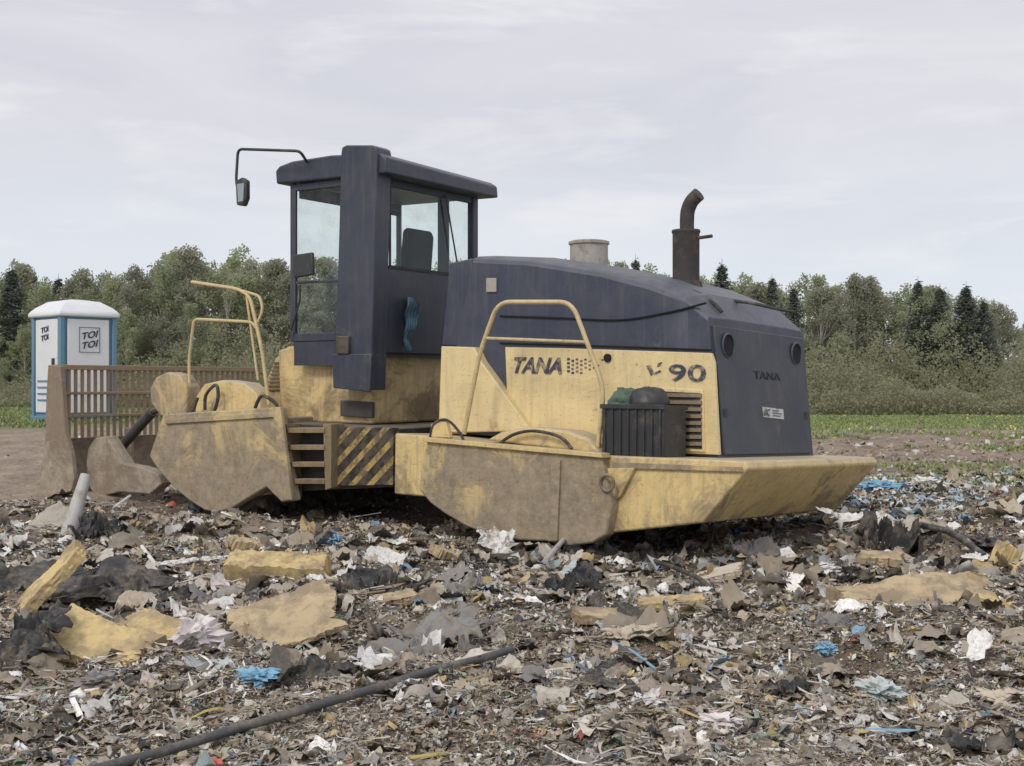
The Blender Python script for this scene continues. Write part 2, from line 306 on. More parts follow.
def litter(n,ymin,ymax,size,kind,dark=1.0,g=3,expo=.55,field=None,big=False,tilt=None):
    iy=RNG.uniform(1/ymax,1/ymin,n); Yp=1/iy; Xp=RNG.uniform(-.5,.5,n)*(Yp+1.2)*1.0
    if field is not None: keep=RNG.uniform(0,1,n)<field(Xp,Yp)
    else:
        clump=(.25+.75*sst(.38,.6,vnoise(Xp*1.1,Yp*1.1,51))) if size>.025 else 1
        keep=RNG.uniform(0,1,n)<(trash_mask(Xp,Yp)**1.5+.02)*clump
    Xp,Yp=Xp[keep],Yp[keep]; n=len(Xp)
    s=size*np.clip(np.exp(RNG.normal(0,.45,n)),.4,2.1)*(Yp/8)**expo
    bx=np.array([[-1,-1,-1],[1,-1,-1],[1,1,-1],[-1,1,-1],[-1,-1,1],[1,-1,1],[1,1,1],[-1,1,1]],float); bf=np.array([[4,5,6,7],[0,1,5,4],[1,2,6,5],[2,3,7,6],[3,0,4,7]])
    if kind=='sheet':
        gx,gy=np.meshgrid(np.linspace(-1,1,g),np.linspace(-1,1,g)); t=np.stack([gx.ravel(),gy.ravel(),0*gx.ravel()],-1)
        f=np.array([[i*g+j,i*g+j+1,(i+1)*g+j+1,(i+1)*g+j] for i in range(g-1) for j in range(g-1)])
        rad=np.maximum(np.abs(t[:,0]),np.abs(t[:,1])); ln=np.hypot(t[:,0],t[:,1])+1e-9; t[:,:2]*=(.5+.5*(rad/ln))[:,None]
        asp=RNG.uniform(.25,1,n); jit=.44/(g-1)
        v=t[None]+RNG.normal(0,1,(n,g*g,3))*np.array([jit,jit,jit*1.6])
        bend=RNG.normal(0,.38,n); b2=RNG.normal(0,.3,n); v[:,:,2]+=bend[:,None]*(v[:,:,0]**2-.4)+b2[:,None]*v[:,:,0]*v[:,:,1]
        v[:,:,1]*=asp[:,None]; tl=.30; up=.3
    elif kind=='strand':
        ts=np.linspace(-1,1,6); f=np.array([[2*i,2*i+2,2*i+3,2*i+1] for i in range(5)])
        v=np.zeros((n,12,3)); k1=RNG.normal(0,.7,n)[:,None]; k2=RNG.normal(0,.5,n)[:,None]; wd=RNG.uniform(.03,.12,n)[:,None]
        cx=ts[None]*1.6+0*k1; cy=k1*ts[None]**2+k2*ts[None]**3+RNG.normal(0,.06,(n,6)); cz=np.abs(RNG.normal(0,.12,(n,6)))
        tw=RNG.normal(0,1,(n,6))*.5
        for e_,sg in ((0,-1),(1,1)):
            v[:,e_::2,0]=cx; v[:,e_::2,1]=cy+sg*wd*np.cos(tw); v[:,e_::2,2]=cz+sg*wd*np.sin(tw)
        tl=.12; up=.25
    elif kind=='shard':
        f=bf; v=bx[None]*np.array([2.0,.14,.06])+RNG.normal(0,.06,(n,8,3)); tl=.25; up=.3
    else:
        f=bf; v=bx[None]*.6+RNG.normal(0,.24,(n,8,3)); v[:,:,2]*=.65; tl=.6; up=.2
    v=np.einsum('nij,nkj->nki',rotmats(n,tilt or tl),v)*s[:,None,None]
    z=HT(Xp,Yp)+s*up*RNG.uniform(0,1.2,n)
    if kind=='strand': z=z+.012
    v+=np.stack([Xp,Yp,z],-1)[:,None,:]
    k=v.shape[1]; ff=(f[None]+(np.arange(n)*k)[:,None,None]).reshape(-1,4)
    if field is not None: cc=np.array([.34,.275,.21])*RNG.uniform(.5,1.3,n)[:,None]; w_=RNG.uniform(0,1,n)<.10; cc[w_]=np.array([.62,.61,.60])
    elif big: cc=bc[RNG.choice(len(bc),n,p=bw)]*RNG.uniform(.7,1.15,n)[:,None]*dark
    else: cc=pc[RNG.choice(len(pc),n,p=pw)]*RNG.uniform(.65,1.2,n)[:,None]*dark
    mi=(RNG.uniform(0,1,n)<.22).astype(int)
    return v.reshape(-1,3),ff,np.repeat(cc,k,0),np.repeat(mi,len(f))
bank=lambda x,y: sst(-1,3,x)*sst(16,19,y)*(1-sst(40,48,y))
strip=lambda x,y: np.exp(-(((x-.31*y)/(.10*y))**2))*sst(13,14.5,y)*(1-sst(18.5,20,y))
base_heap=lambda x,y: np.exp(-((y-(12.6-.42*x))/.9)**2)*sst(-6.5,-5.5,x)*(1-sst(3.2,4.2,x))
parts=[litter(110000,4.2,30,.0125,'sheet'),litter(60000,4.2,30,.0090,'lump',.95),litter(36000,4.2,30,.012,'shard'),litter(26000,4.2,26,.024,'strand'),
       litter(24000,4.4,30,.026,'sheet',1,4),litter(4500,4.8,30,.034,'shard'),litter(6500,4.8,30,.044,'sheet',1,6,big=True),litter(1600,5,28,.028,'lump',1),litter(3000,5,26,.06,'strand'),
       litter(2200,6,28,.075,'sheet',1,9,.4,big=True),litter(300,8,24,.13,'sheet',1,12,.3,big=True,tilt=.36),litter(7000,16,50,.026,'lump',field=bank,expo=.6)]
vo=0;VV=[];FF=[];CC=[];MI=[]
for v,f,c,mi in parts: VV.append(v);FF.append(f+vo);CC.append(c);MI.append(mi);vo+=len(v)
v,f,c,mi=litter(14000,13,20,.030,'sheet',1,4,field=strip)
kk=len(c)//16; c2=np.repeat(np.array([(.75,.75,.74),(.35,.50,.62),(.24,.40,.56),(.55,.52,.46),(.35,.30,.24),(.45,.38,.29)])[RNG.integers(0,6,kk)],16,0)
VV.append(v);FF.append(f+vo);CC.append(c2);MI.append(mi);vo+=len(v)
v,f,c,mi=litter(6000,9,17,.060,'sheet',1,6,.3,field=base_heap,tilt=.5)
kk=len(c)//36; c2=np.repeat(bc[RNG.choice(len(bc),kk,p=bw)]*RNG.uniform(.6,1.1,kk)[:,None],36,0)
VV.append(v);FF.append(f+vo);CC.append(c2);MI.append(mi)
me=npmesh('scattered_litter',np.concatenate(VV),np.concatenate(FF),LM,np.concatenate(CC),np.concatenate(MI))
lit=bpy.data.objects.new('scattered_litter',me); C.objects.link(lit); tag(lit,'shredded scraps of plastic, paper and soil covering the ground','litter',kind='stuff')
# ------------------------------------------------------------------ compactor
FR=Frame((2.14,11.5),38,.035)
J=L(FR,-4.7,1.65,0); a=R(33)
FF_=Frame((J.x-1.65*math.sin(a),J.y-1.65*math.cos(a)),33,.0)
root=empty('landfill_compactor',(-.6,14.3,-.15),'large yellow and dark blue landfill compactor with muddy hull parked on rubbish','landfill compactor')
def part(mb,name,mat,parent=root,bevel=.012,smooth=.6,label=None):
    o=mb.build(name,mat,parent,bevel,smooth)
    if label: o['label']=label
    return o
HV0,HV1=.65,2.85
hull=part(MB().prism(FR,[(395,433),(430,436),(600,455),(745,461),(748,469),(703,523),(612,533),(560,505),(430,497),(394,494)],0.02,3.12),'rear_hull',M['yellow_hull'],bevel=.02)
mb=MB(); mb.prism(FR,[(612,462),(741,467),(743,472),(612,468)],-.01,.02); part(mb,'hull_seam',M['yellow_mud'],parent=hull,bevel=.004)
part(MB().prism(FR,[(427,441),(470,443),(601,457),(606,480),(612,505),(606,535),(592,543),(570,546),(545,541),(520,540),(490,536),(465,526),(445,514),(430,503),(419,490),(421,468)],-.10,.06),'drum_side_plate',M['yellow_mud'],bevel=.02,label='muddy side plate over the rear drum')
part(MB().prism(FR,[(424,437),(601,453),(602,458),(424,442)],-.14,.02),'plate_rim',M['yellow_hull'],bevel=.008)
part(MB().prism(FR,[(551,459),(560,460),(557,541),(548,541)],-.13,-.08),'plate_rib',M['yellow_mud'],bevel=.006)
part(MB().prism(FR,[(486,440),(500,432),(530,427),(565,430),(588,438),(601,455)],.05,.42),'shaft_cover',M['yellow_hull'],bevel=.03)
part(MB().prism(FR,[(429,437),(431,424),(438,419),(446,422),(450,438)],.0,.06),'lifting_lug',M['yellow_hull'],bevel=.01)
def torus(mb,c,ax1,ax2,R1,r,n=20,a0=0,a1=6.2832):
    mb.tube([c+ax1*math.cos(a0+(a1-a0)*i/n)*R1+ax2*math.sin(a0+(a1-a0)*i/n)*R1 for i in range(n+1)],r,7)
mb=MB(); torus(mb,P(FR,607,483,-.12),FR.u,Vector((0,0,1)),.08,.016); part(mb,'tow_ring',M['mudsteel'],bevel=0)
mb=MB(); mb.prism(FR,[(602,468),(634,468),(620,496),(605,506)],-.03,.02); part(mb,'gusset_plate',M['yellow_hull'],bevel=.008)
def drum(F,u,z,r,name):
    mb=MB(); c0=L(F,u,.14,z); c1=L(F,u,3.05,z); mb.tube([c0,c1],r,36)
    for i in range(14):
        for j in range(18):
            t=2*math.pi*(j+.5*(i%2))/18; vv=.25+i*.20; d=F.u*math.cos(t)+Vector((0,0,math.sin(t)))
            c=L(F,u,vv,z)+d*(r+.05); e=F.v*.05; w=d.cross(F.v)*.05
            vs=[c-d*.07-e-w,c-d*.07+e-w,c-d*.07+e+w,c-d*.07-e+w,c+d*.05-e*.5-w*.5,c+d*.05+e*.5-w*.5,c+d*.05+e*.5+w*.5,c+d*.05-e*.5+w*.5]
            mb.add(vs,[[0,1,2,3],[4,5,6,7],[0,1,5,4],[1,2,6,5],[2,3,7,6],[3,0,4,7]])
    return part(mb,name,M['dark'],bevel=0)
u1,_=UZ(FR,515,500,0); drum(FR,u1,.33,.45,'drum')
u2,_=UZ(FF_,222,470,0); drum(FF_,u2,.42,.56,'drum')
top=[(472,260),(530,263),(600,274),(650,287),(688,301),(708,318)]
bot=[(440,432),(520,438),(590,447),(640,452),(690,455),(719,458)]
crown=[.10,.11,.12,.13,.11,.02]
mb=MB(); sec=[]
for (tp,bp_,cr) in zip(top,bot,crown):
    ut,zt=UZ(FR,*tp,HV0); ub,zb=UZ(FR,*bp_,HV0)
    sec.append([L(FR,ub,HV0,zb),L(FR,ut,HV0,zt-.03),L(FR,ut,HV0+.03,zt+.02),L(FR,ut,HV0+.12,zt+cr*.55),L(FR,ut,HV0+.45,zt+cr),L(FR,ut,HV1-.45,zt+cr),L(FR,ut,HV1-.12,zt+cr*.55),L(FR,ut,HV1-.03,zt+.02),L(FR,ut,HV1,zt-.03),L(FR,ub,HV1,zb)])
k=len(sec[0]); vs=[p for s in sec for p in s]; fs=[]
for i in range(len(sec)-1):
    for j in range(k-1): fs.append([i*k+j,i*k+j+1,(i+1)*k+j+1,(i+1)*k+j])
fs+=[list(range(k)),list(range((len(sec)-1)*k,len(sec)*k))[::-1]]
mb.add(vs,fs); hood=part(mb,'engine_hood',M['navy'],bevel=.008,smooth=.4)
e=sec[-1]; NT,NB,FT,FB=e[1],e[0],e[8],e[9]; nrm=((FB-NB).cross(NT-NB)).normalized()
if nrm.dot(FR.u)<0: nrm=-nrm
def RQ(s,t,o=0): return (NB*(1-s)+FB*s)*(1-t)+(NT*(1-s)+FT*s)*t+nrm*o
def rquad(mb,s0,s1,t0,t1,o0,o1,tilt=0):
    vs=[RQ(s,t+tilt*(s-s0),o) for o in (o0,o1) for s,t in ((s0,t0),(s1,t0),(s1,t1),(s0,t1))]
    mb.add(vs,[[0,1,2,3],[4,5,6,7],[0,1,5,4],[1,2,6,5],[2,3,7,6],[3,0,4,7]])
mb=MB(); rquad(mb,.03,.97,.02,.97,-.01,.03); rear=part(mb,'rear_grille_door',M['navy_rear'],parent=hood,bevel=.008)
for s in (.14,.86):
    c=RQ(s,.83,.03); mb=MB(); mb.tube([c,c+nrm*.012],.115,20); part(mb,'vent_hole',M['hole'],parent=hood,bevel=0)
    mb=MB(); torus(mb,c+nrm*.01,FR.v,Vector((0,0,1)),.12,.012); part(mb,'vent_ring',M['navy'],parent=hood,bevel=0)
    mb=MB(); rquad(mb,(.06 if s<.5 else .92),(.08 if s<.5 else .94),.30,.36,.03,.05); part(mb,'door_latch',M['dark'],parent=hood,bevel=0)
text('rear_lettering','TANA',RQ(.38,.60,.03),RQ(.66,.60)-RQ(.38,.60),RQ(.38,.660)-RQ(.38,.60),M['faint'],hood,off=.003,bold=.0)
mb=MB(); rquad(mb,.44,.66,.305,.385,.031,.036,-.06); part(mb,'sticker',M['sticker'],parent=hood,bevel=0)
text('sticker_mark','K',RQ(.455,.315,.036),RQ(.515,.312)-RQ(.455,.315),RQ(.5,.368)-RQ(.5,.312),M['label_grey'],hood,off=.006,shear=.3,bold=.02)
for j,w_ in enumerate((.62,.64,.60)):
    mb=MB(); rquad(mb,.54,w_,.316+j*.020,.324+j*.020,.037,.040,-.06); part(mb,'sticker_line',M['label_grey'],parent=hood,bevel=0)
mb=MB(); mb.tube(smoothpath([P(FR,x,y,HV0-.01) for x,y in ((500,316),(560,318),(620,320),(670,312),(706,303))]),.012,6); part(mb,'hood_trim',M['hole'],parent=hood,bevel=0)
mb=MB(); mb.tube([P(FR,x,y,HV0-.012) for x,y in ((500,343),(600,346),(712,350))],.010,6); part(mb,'hood_trim',M['hole'],parent=hood,bevel=0)
mb=MB(); mb.prism(FR,[(486,278),(496,278),(496,292),(486,292)],HV0-.02,HV0); part(mb,'hood_latch',M['filter'],parent=hood,bevel=.004)
panel=part(MB().prism(FR,[(505,347),(560,348),(711,353),(714,362),(719,455),(600,449),(528,432),(507,400)],HV0-.03,HV0+.02),'side_panel',M['yellow'],bevel=.008)
bl=P(FR,512,373,HV0-.035);br=P(FR,563,374,HV0-.035); tl=P(FR,514,357,HV0-.035)
text('side_lettering','TANA',bl,br-bl,tl-bl,M['ink'],panel,off=.004,bold=.03,shear=.05)
bl=P(FR,669,381,HV0-.035);br=P(FR,706,382,HV0-.035); tl=P(FR,669,364,HV0-.035)
text('model_number','90',bl,br-bl,tl-bl,M['ink'],panel,off=.004,bold=.012)
mb=MB()
for i in range(10):
    n=(4,4,4,4,3,3,3,2,2,1)[i]; w_=2.7-i*.13
    for j in range(n):
        x0=567+i*4.3; yy=358+j*4+(i%2)*1.6+i*.15
        if i>5 and (i+j)%2: continue
        mb.prism(FR,[(x0,yy),(x0+w_,yy),(x0+w_,yy+w_*.85),(x0,yy+w_*.85)],HV0-.036,HV0-.028)
part(mb,'checker_pattern',M['ink'],parent=panel,bevel=0)
mb=MB()
for q in ([(646,366),(650,365),(654,373),(651,376)],[(658,363),(662,362),(660,366),(657,367)],[(653,373),(660,370),(661,372),(654,375)]): mb.prism(FR,q,HV0-.036,HV0-.028)
part(mb,'worn_digit',M['ink'],parent=panel,bevel=0)
mb=MB(); c=P(FR,608,358,HV0-.03); mb.tube([c,c-FR.v*.02],.045,16); part(mb,'panel_lock',M['hole'],parent=panel,bevel=0)
part(MB().prism(FR,[(651,388),(703,390),(705,452),(651,450)],HV0-.05,HV0-.02),'grille_frame',M['yellow'],bevel=.006)
mb=MB(); mb.prism(FR,[(655,391),(700,393),(702,449),(655,447)],HV0-.056,HV0-.045); g1=part(mb,'grille_recess',M['rubber'],bevel=0)
mb=MB()
for j in range(8):
    yy=393+j*6.9; mb.prism(FR,[(655,yy),(701,yy+.7),(701,yy+4.4),(655,yy+3.7)],HV0-.075,HV0-.052)
part(mb,'grille_slats',M['slat'],parent=g1,bevel=0)
part(MB().prism(FR,[(441,346),(474,347),(480,360),(531,431),(438,433)],HV0-.12,HV0+.1),'side_cover',M['yellow'],bevel=.015)
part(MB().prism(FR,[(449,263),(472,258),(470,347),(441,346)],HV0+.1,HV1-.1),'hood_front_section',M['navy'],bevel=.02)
def rail(name,F,px,v,r=.026,mat=None,fl=.12):
    mb=MB(); mb.tube(fillet([P(F,x,y,v) for x,y in px],fl),r,8); return part(mb,name,mat or M['rail'],bevel=0,smooth=1)
hr=rail('handrail',FR,[(464,434),(480,352),(498,302),(572,302),(604,388),(597,456)],.12,.025,fl=.16)
mb=MB(); mb.tube([P(FR,484,338,.12),P(FR,586,342,.12)],.016,8); part(mb,'cross_bar',M['rail'],parent=hr,bevel=0)
def vcyl(F,px,v,prof,name,mat,parent=root,n=24):
    mb=MB(); pts=[];rs=[]
    for py,w in prof:
        u,z=UZ(F,px,py,v); p=L(F,u,v,z); pts.append(p); rs.append(w*.5*p.y/FPX)
    mb.tube(pts,rs,n); return part(mb,name,mat,parent,bevel=0,smooth=.6)
af=vcyl(FR,589,1.75,[(268,30),(266,38),(245,38),(244.5,41),(242,41),(241,36)],'air_filter',M['filter'])
ex=vcyl(FR,686,1.45,[(288,34),(282,31),(281,27),(234,27),(232,29),(230,28),(229,14)],'exhaust_stack',M['exh'])
mb=MB(); mb.tube(smoothpath([P(FR,x,y,1.45) for x,y in ((687,232),(687,220),(688,210),(692,201),(699,194))]),.078,12); part(mb,'exhaust_pipe',M['exh'],parent=ex,bevel=0)
mb=MB(); mb.tube([P(FR,698,238,1.45),P(FR,712,236,1.45)],.02,6); part(mb,'exhaust_clamp',M['exh'],parent=ex,bevel=0)
mb=MB(); mb.tube(smoothpath([P(FR,x,y,1.0) for x,y in ((668,300),(690,291),(712,302),(722,312))]),.02,6); part(mb,'cable',M['rubber'],bevel=0)
mb=MB(); mb.tube(smoothpath([P(FR,x,y,1.6) for x,y in ((722,300),(750,303),(778,309),(795,312))]),.02,6); part(mb,'cable',M['rubber'],bevel=0)
# ---------------- front module
F=FF_
part(MB().prism(F,[(278,350),(300,344),(373,343),(372,424),(280,422)],.62,2.75),'cab_pedestal',M['yellow_ped'],bevel=.03)
lb=part(MB().prism(F,[(280,422),(395,428),(394,487),(280,492)],.26,2.9),'lower_frame',M['dark'],bevel=.02)
part(MB().prism(F,[(332,427),(393,428),(393,485),(332,486)],.14,.255),'hazard_panel',M['hazard'],bevel=.006)
part(MB().prism(F,[(340,400),(372,402),(372,418),(340,416)],.56,.62),'pedestal_box',M['dark'],bevel=.01)
mb=MB(); mb.prism(F,[(281,424),(287,424),(289,498),(282,498)],.02,.255); lad=part(mb,'step_housing',M['steps'],bevel=.005)
mb=MB(); mb.prism(F,[(323,424),(331,424),(331,488),(325,490)],.02,.255); part(mb,'housing_side',M['steps'],parent=lad,bevel=.005)
for i in range(4):
    yy=428+i*17; mb=MB(); mb.prism(F,[(287,yy),(324,yy),(324,yy+5),(287,yy+5)],.0,.255); part(mb,'step',M['steps'],parent=lad,bevel=.005)
part(MB().prism(F,[(165,421),(284,417),(292,492),(222,500),(170,480),(152,462)],.10,3.1),'front_frame',M['mudsteel'],bevel=.02)
part(MB().prism(F,[(163,414),(279,407),(281,432),(288,470),(294,501),(281,502),(266,487),(250,497),(232,508),(216,513),(204,510),(188,500),(172,486),(158,470),(149,456)],-.06,.08),'drum_side_plate',M['yellow_mud'],bevel=.02,label='muddy side plate over the front drum')
part(MB().prism(F,[(272,407),(280,407),(284,436),(292,500),(284,500),(276,440)],-.10,-.05),'plate_rib',M['yellow_mud'],bevel=.006)
part(MB().prism(F,[(165,419),(277,412),(277,417),(165,424)],-.09,-.055),'plate_rim',M['yellow_mud'],bevel=.006)
part(MB().prism(F,[(150,402),(150,388),(156,377),(167,372),(179,375),(186,386),(187,400),(186,416),(160,416)],.10,.35),'lug_cover',M['yellow_mud'],bevel=.02)
part(MB().prism(F,[(195,415),(196,396),(204,384),(222,380),(244,383),(256,393),(262,412)],.12,.40),'shaft_cover',M['yellow_hull'],bevel=.02)
mb=MB(); mb.prism(F,[(250,420),(250,398),(262,390),(275,358),(287,346),(330,346),(332,420)],.75,2.5); part(mb,'front_cover',M['yellow_mud'],bevel=.03)
for i in range(8):
    yy=362+i*3.8; mb=MB(); mb.prism(F,[(272-i*.8,yy),(330,yy+.5),(330,yy+2),(272-i*.8,yy+1.5)],.72,.75); part(mb,'cover_louvre',M['mudsteel'],bevel=0)
for FFm,vv,rr_,q in ((F,0,.022,((205,410),(206,395),(216,385),(218,398),(214,412))),(F,0,.022,((255,408),(262,396),(276,404),(278,416))),(FR,-.02,.018,((500,443),(515,434),(535,431),(560,437),(572,449))),(FR,0,.016,((430,438),(434,424),(447,420),(460,433),(464,442))),(F,0,.018,((168,414),(176,420),(190,415),(198,398)))):
    mb=MB(); mb.tube(smoothpath([P(FFm,x,y,vv) for x,y in q]),rr_,6); part(mb,'hydraulic_hose',M['rubber'],bevel=0)
h2=rail('handrail',F,[(192,282),(238,289),(250,296),(262,350),(269,405)],.2,.024)
for q,r_ in ((((190,408),(189,360),(194,319),(252,322),(258,330)),.020),(((243,291),(260,296),(263,310),(258,322)),.018),(((246,292),(258,380)),.016)):
    mb=MB(); mb.tube(fillet([P(F,x,y,.2) for x,y in q],.08),r_,8); part(mb,'cross_bar',M['rail'],parent=h2,bevel=0)
arm=[(88,448),(95,438),(106,436),(116,452),(124,464),(140,467),(158,474),(161,484),(150,494),(118,492),(96,498),(84,478)]
part(MB().prism(F,arm,.05,.25),'push_arm',M['bladerust'],bevel=.015)
auz=[UZ(F,x_,y_,.05) for x_,y_ in arm]
part(MB().prism_uz(F,auz,2.8,3.0),'push_arm',M['bladerust'],bevel=.015)
mb=MB(); mb.tube([P(F,122,446,.5),P(F,152,412,.5)],.07,12); mb.tube([P(F,152,412,.5),P(F,190,398,.6)],.045,12); part(mb,'lift_cylinder',M['dark'],bevel=0)
ub,_=UZ(F,58,450,-.15)
blade=MB()
prof=[(0,-.1),(-.16,.05),(-.24,.3),(-.2,.6),(-.06,.78)]
blade.prism_uz(F,[(ub+a_,z) for a_,z in prof]+[(ub+a_+.06,z) for a_,z in prof[::-1]],-.15,3.75)
bl_o=part(blade,'dozer_blade',M['bladerust'],bevel=.01)
mb=MB(); mb.prism(F,[(48,365),(60,366),(63,400),(65,432),(71,452),(74,478),(68,502),(39,504),(41,470),(45,438),(46,400)],-.22,-.15); part(mb,'blade_end_plate',M['bladerust'],parent=bl_o,bevel=.008)
zt=UZ(F,58,366,-.15)[1]
for dz0,dz1 in ((-.05,.02),(-.40,-.36),(-.72,-.68)):
    mb=MB(); mb.box(F,ub-.10,ub-.02,-.15,3.75,zt+dz0,zt+dz1); part(mb,'grille_rail',M['bladebar'],parent=bl_o,bevel=.006)
for i in range(34):
    vv=-.05+i*.112; mb=MB(); mb.box(F,ub-.085,ub-.045,vv,vv+.034,.74,zt-.05); part(mb,'grille_bar',M['bladebar'],parent=bl_o,bevel=0)
for vv in (1.0,2.2,3.4):
    mb=MB(); mb.box(F,ub-.02,ub+.12,vv,vv+.06,.1,.9); part(mb,'blade_rib',M['bladerust'],parent=bl_o,bevel=.01)
# ---------------- cab
V0,V1=.45,2.65
uA=UZ(F,290,260,V0)[0]; uB=UZ(F,373,260,V0)[0]
zw=UZ(F,360,340,V0)[1]; zr=UZ(F,372,176,V0)[1]; zsill=UZ(F,372,266,V0)[1]
roof=MB(); pr=[UZ(F,x,y,V0-.08) for x,y in ((276,184),(275,171),(279,166),(292,161),(330,155),(380,153),(386,157),(387,173))]
ro_n=len(pr)
vs=[L(F,u,V0-.08,z) for u,z in pr]+[L(F,u,V1+.10,z-(.04 if i not in (0,7) else 0)) for i,(u,z) in enumerate(pr)]
roof.add(vs,[list(range(ro_n)),list(range(2*ro_n-1,ro_n-1,-1))]+[[i,(i+1)%ro_n,(i+1)%ro_n+ro_n,i+ro_n] for i in range(ro_n)])
ro=part(roof,'cab_roof',M['navy_cab'],bevel=.025); ro.modifiers['bevel'].segments=3
mb=MB(); c=L(F,uB+.10,V0+.42,zr+.14); mb.tube([c,c+F.u*.06],.055,14); part(mb,'work_light',M['filter'],parent=ro,bevel=0)
mb=MB(); mb.prism(F,[(341,152),(342,147),(346,145),(372,145),(376,147),(377,152),(374,260),(371,390),(333,386),(338,260)],V0-.12,V0+.16); part(mb,'roll_bar_post',M['navy_cab'],bevel=.015)
mb=MB(); mb.prism(F,[(332,354),(371,354),(370,392),(333,388)],V0-.15,V0-.12); part(mb,'post_bracket',M['navy_cab'],bevel=.01)
mb=MB(); mb.prism(F,[(336,336),(348,336),(348,354),(336,354)],V0-.17,V0-.12); part(mb,'post_lamp',M['dark'],bevel=.01)
mb=MB(); mb.box(F,uB-.08,uB+.02,V1-.12,V1,zw,zr+.03); part(mb,'rear_pillar',M['navy_cab'],bevel=.015)
for vv in (V0,V1-.06):
    mb=MB(); mb.box(F,uA,uA+.06,vv,vv+.06,zw,zr+.03); part(mb,'front_pillar',M['navy_cab'],bevel=.01)
mb=MB(); mb.box(F,(uA+uB)/2+.05,(uA+uB)/2+.22,V1-.06,V1-.01,zw+.35,zr+.02); part(mb,'side_pillar',M['navy_cab'],bevel=.01)
mb=MB(); mb.box(F,uA+.08,uA+.10,V0+.08,V1-.08,zr-.16,zr); part(mb,'sun_visor',M['seatm'],bevel=0)
door=part(MB().box(F,uA+.06,uB-.36,V0,V0+.04,zw,zw+.10),'cab_door',M['navy_cab'],bevel=.008)
mb=MB(); mb.box(F,uA+.06,uA+.10,V0-.01,V0+.03,zw+.1,zr); mb.box(F,uB-.42,uB-.36,V0-.01,V0+.03,zw+.1,zr); mb.box(F,uA+.10,uB-.42,V0-.01,V0+.03,zr-.08,zr)
mb.box(F,uA+.10,uB-.42,V0-.005,V0+.025,zw+.72,zw+.75)
part(mb,'door_frame',M['navy_cab'],parent=door,bevel=.006)
def pane(name,pts,parent=root):
    mb=MB(); mb.add(pts,[[0,1,2,3]]); return part(mb,name,M['glass'],parent=parent,bevel=0,smooth=0)
def vpane(name,u0,u1,v,z0,z1,parent=root): return pane(name,[L(F,u0,v,z0),L(F,u1,v,z0),L(F,u1,v,z1),L(F,u0,v,z1)],parent)
def upane(name,u,v0,v1,z0,z1,parent=root): return pane(name,[L(F,u,v0,z0),L(F,u,v1,z0),L(F,u,v1,z1),L(F,u,v0,z1)],parent)
vpane('door_glass',uA+.10,uB-.42,V0+.015,zw+.1,zr-.08,door)
mb=MB(); mb.tube(fillet([P(F,x,y,V0-.06) for x,y in ((291,330),(300,300),(300,285))],.04),.014,6); part(mb,'door_handle',M['black'],parent=door,bevel=0)
mb=MB(); mb.prism(F,[(291,255),(312,252),(313,275),(293,278)],V0-.12,V0-.07); part(mb,'door_mirror',M['black'],parent=door,bevel=.02)
rw=MB(); rw.box(F,uB-.05,uB,V0+.16,V1-.12,zw-.15,zsill); rw.box(F,uB-.05,uB,V0+.16,V0+.30,zsill,zr); rw.box(F,uB-.05,uB,V0+.3,V1-.12,zr-.08,zr+.02)
rwo=part(rw,'rear_wall',M['navy_cab'],bevel=.01)
upane('rear_window',uB-.027,V0+.30,V1-.12,zsill,zr-.08,rwo)
mb=MB(); mb.tube([L(F,uB+.02,V1-.75,zr-.05),L(F,uB+.03,V1-.5,zsill+.15)],.012,6); part(mb,'wiper',M['black'],parent=rwo,bevel=0)
for (v0_,v1_,z0_,z1_) in ((V0+.30,V0+.335,zsill,zr-.08),(V0+.335,V1-.12,zsill,zsill+.035)):
    mb=MB(); mb.box(F,uB+.0,uB+.012,v0_,v1_,z0_,z1_); part(mb,'window_seal',M['rubber'],parent=rwo,bevel=0)
upane('windscreen',uA+.02,V0+.06,V1-.06,zw+.1,zr)
vpane('far_window',uA+.06,uB-.08,V1-.03,zw+.35,zr)
mb=MB(); mb.box(F,uA,uB,V1-.06,V1,zw-.1,zw+.35); mb.box(F,uA,uA+.06,V0+.07,V1-.07,zw-.1,zw+.1); mb.box(F,uA+.07,uB-.06,V0+.06,V1-.07,zw-.2,zw-.05); mb.box(F,uA+.06,uB-.36,V0+.01,V0+.05,zw-.3,zw-.005); part(mb,'cab_floor',M['navy_cab'],bevel=0)
sx=uB-.45; sv_=1.42
for _ in range(6):
    c=L(F,sx,sv_,zsill+.3); sv_+= ((412-CX)/FPX*c.y-c.x)*.9
seat=part(MB().box(F,sx-.55,sx-.02,sv_-.29,sv_+.29,zw+.45,zw+.6),'driver_seat',M['seatm'],bevel=.05)
ztop=H0+(CY-229)/FPX*L(F,sx,sv_,0).y
mb=MB(); mb.prism_uz(F,[(sx-.06,zw+.5),(sx+.10,zw+.5),(sx+.18,ztop-.10),(sx+.14,ztop),(sx+.04,ztop-.03)],sv_-.27,sv_+.27); part(mb,'seat_back',M['seatm'],parent=seat,bevel=.09)
mb=MB(); mb.box(F,uA+.12,uA+.35,1.4,2.0,zw,zw+.65); con=part(mb,'steering_console',M['seatm'],bevel=.02)
mb=MB(); torus(mb,L(F,uA+.52,1.7,zw+.84),F.v,(F.u*.5+Vector((0,0,.8))).normalized(),.2,.018); part(mb,'steering_wheel',M['seatm'],parent=con,bevel=0)
mb=MB(); mb.tube(fillet([P(F,307,162,V0-.1),P(F,300,151,V0-.3),P(F,238,149,V0-.3),P(F,236,182,V0-.3),P(F,241,200,V0-.3)],.08),.018,8); ma=part(mb,'mirror_arm',M['black'],bevel=0)
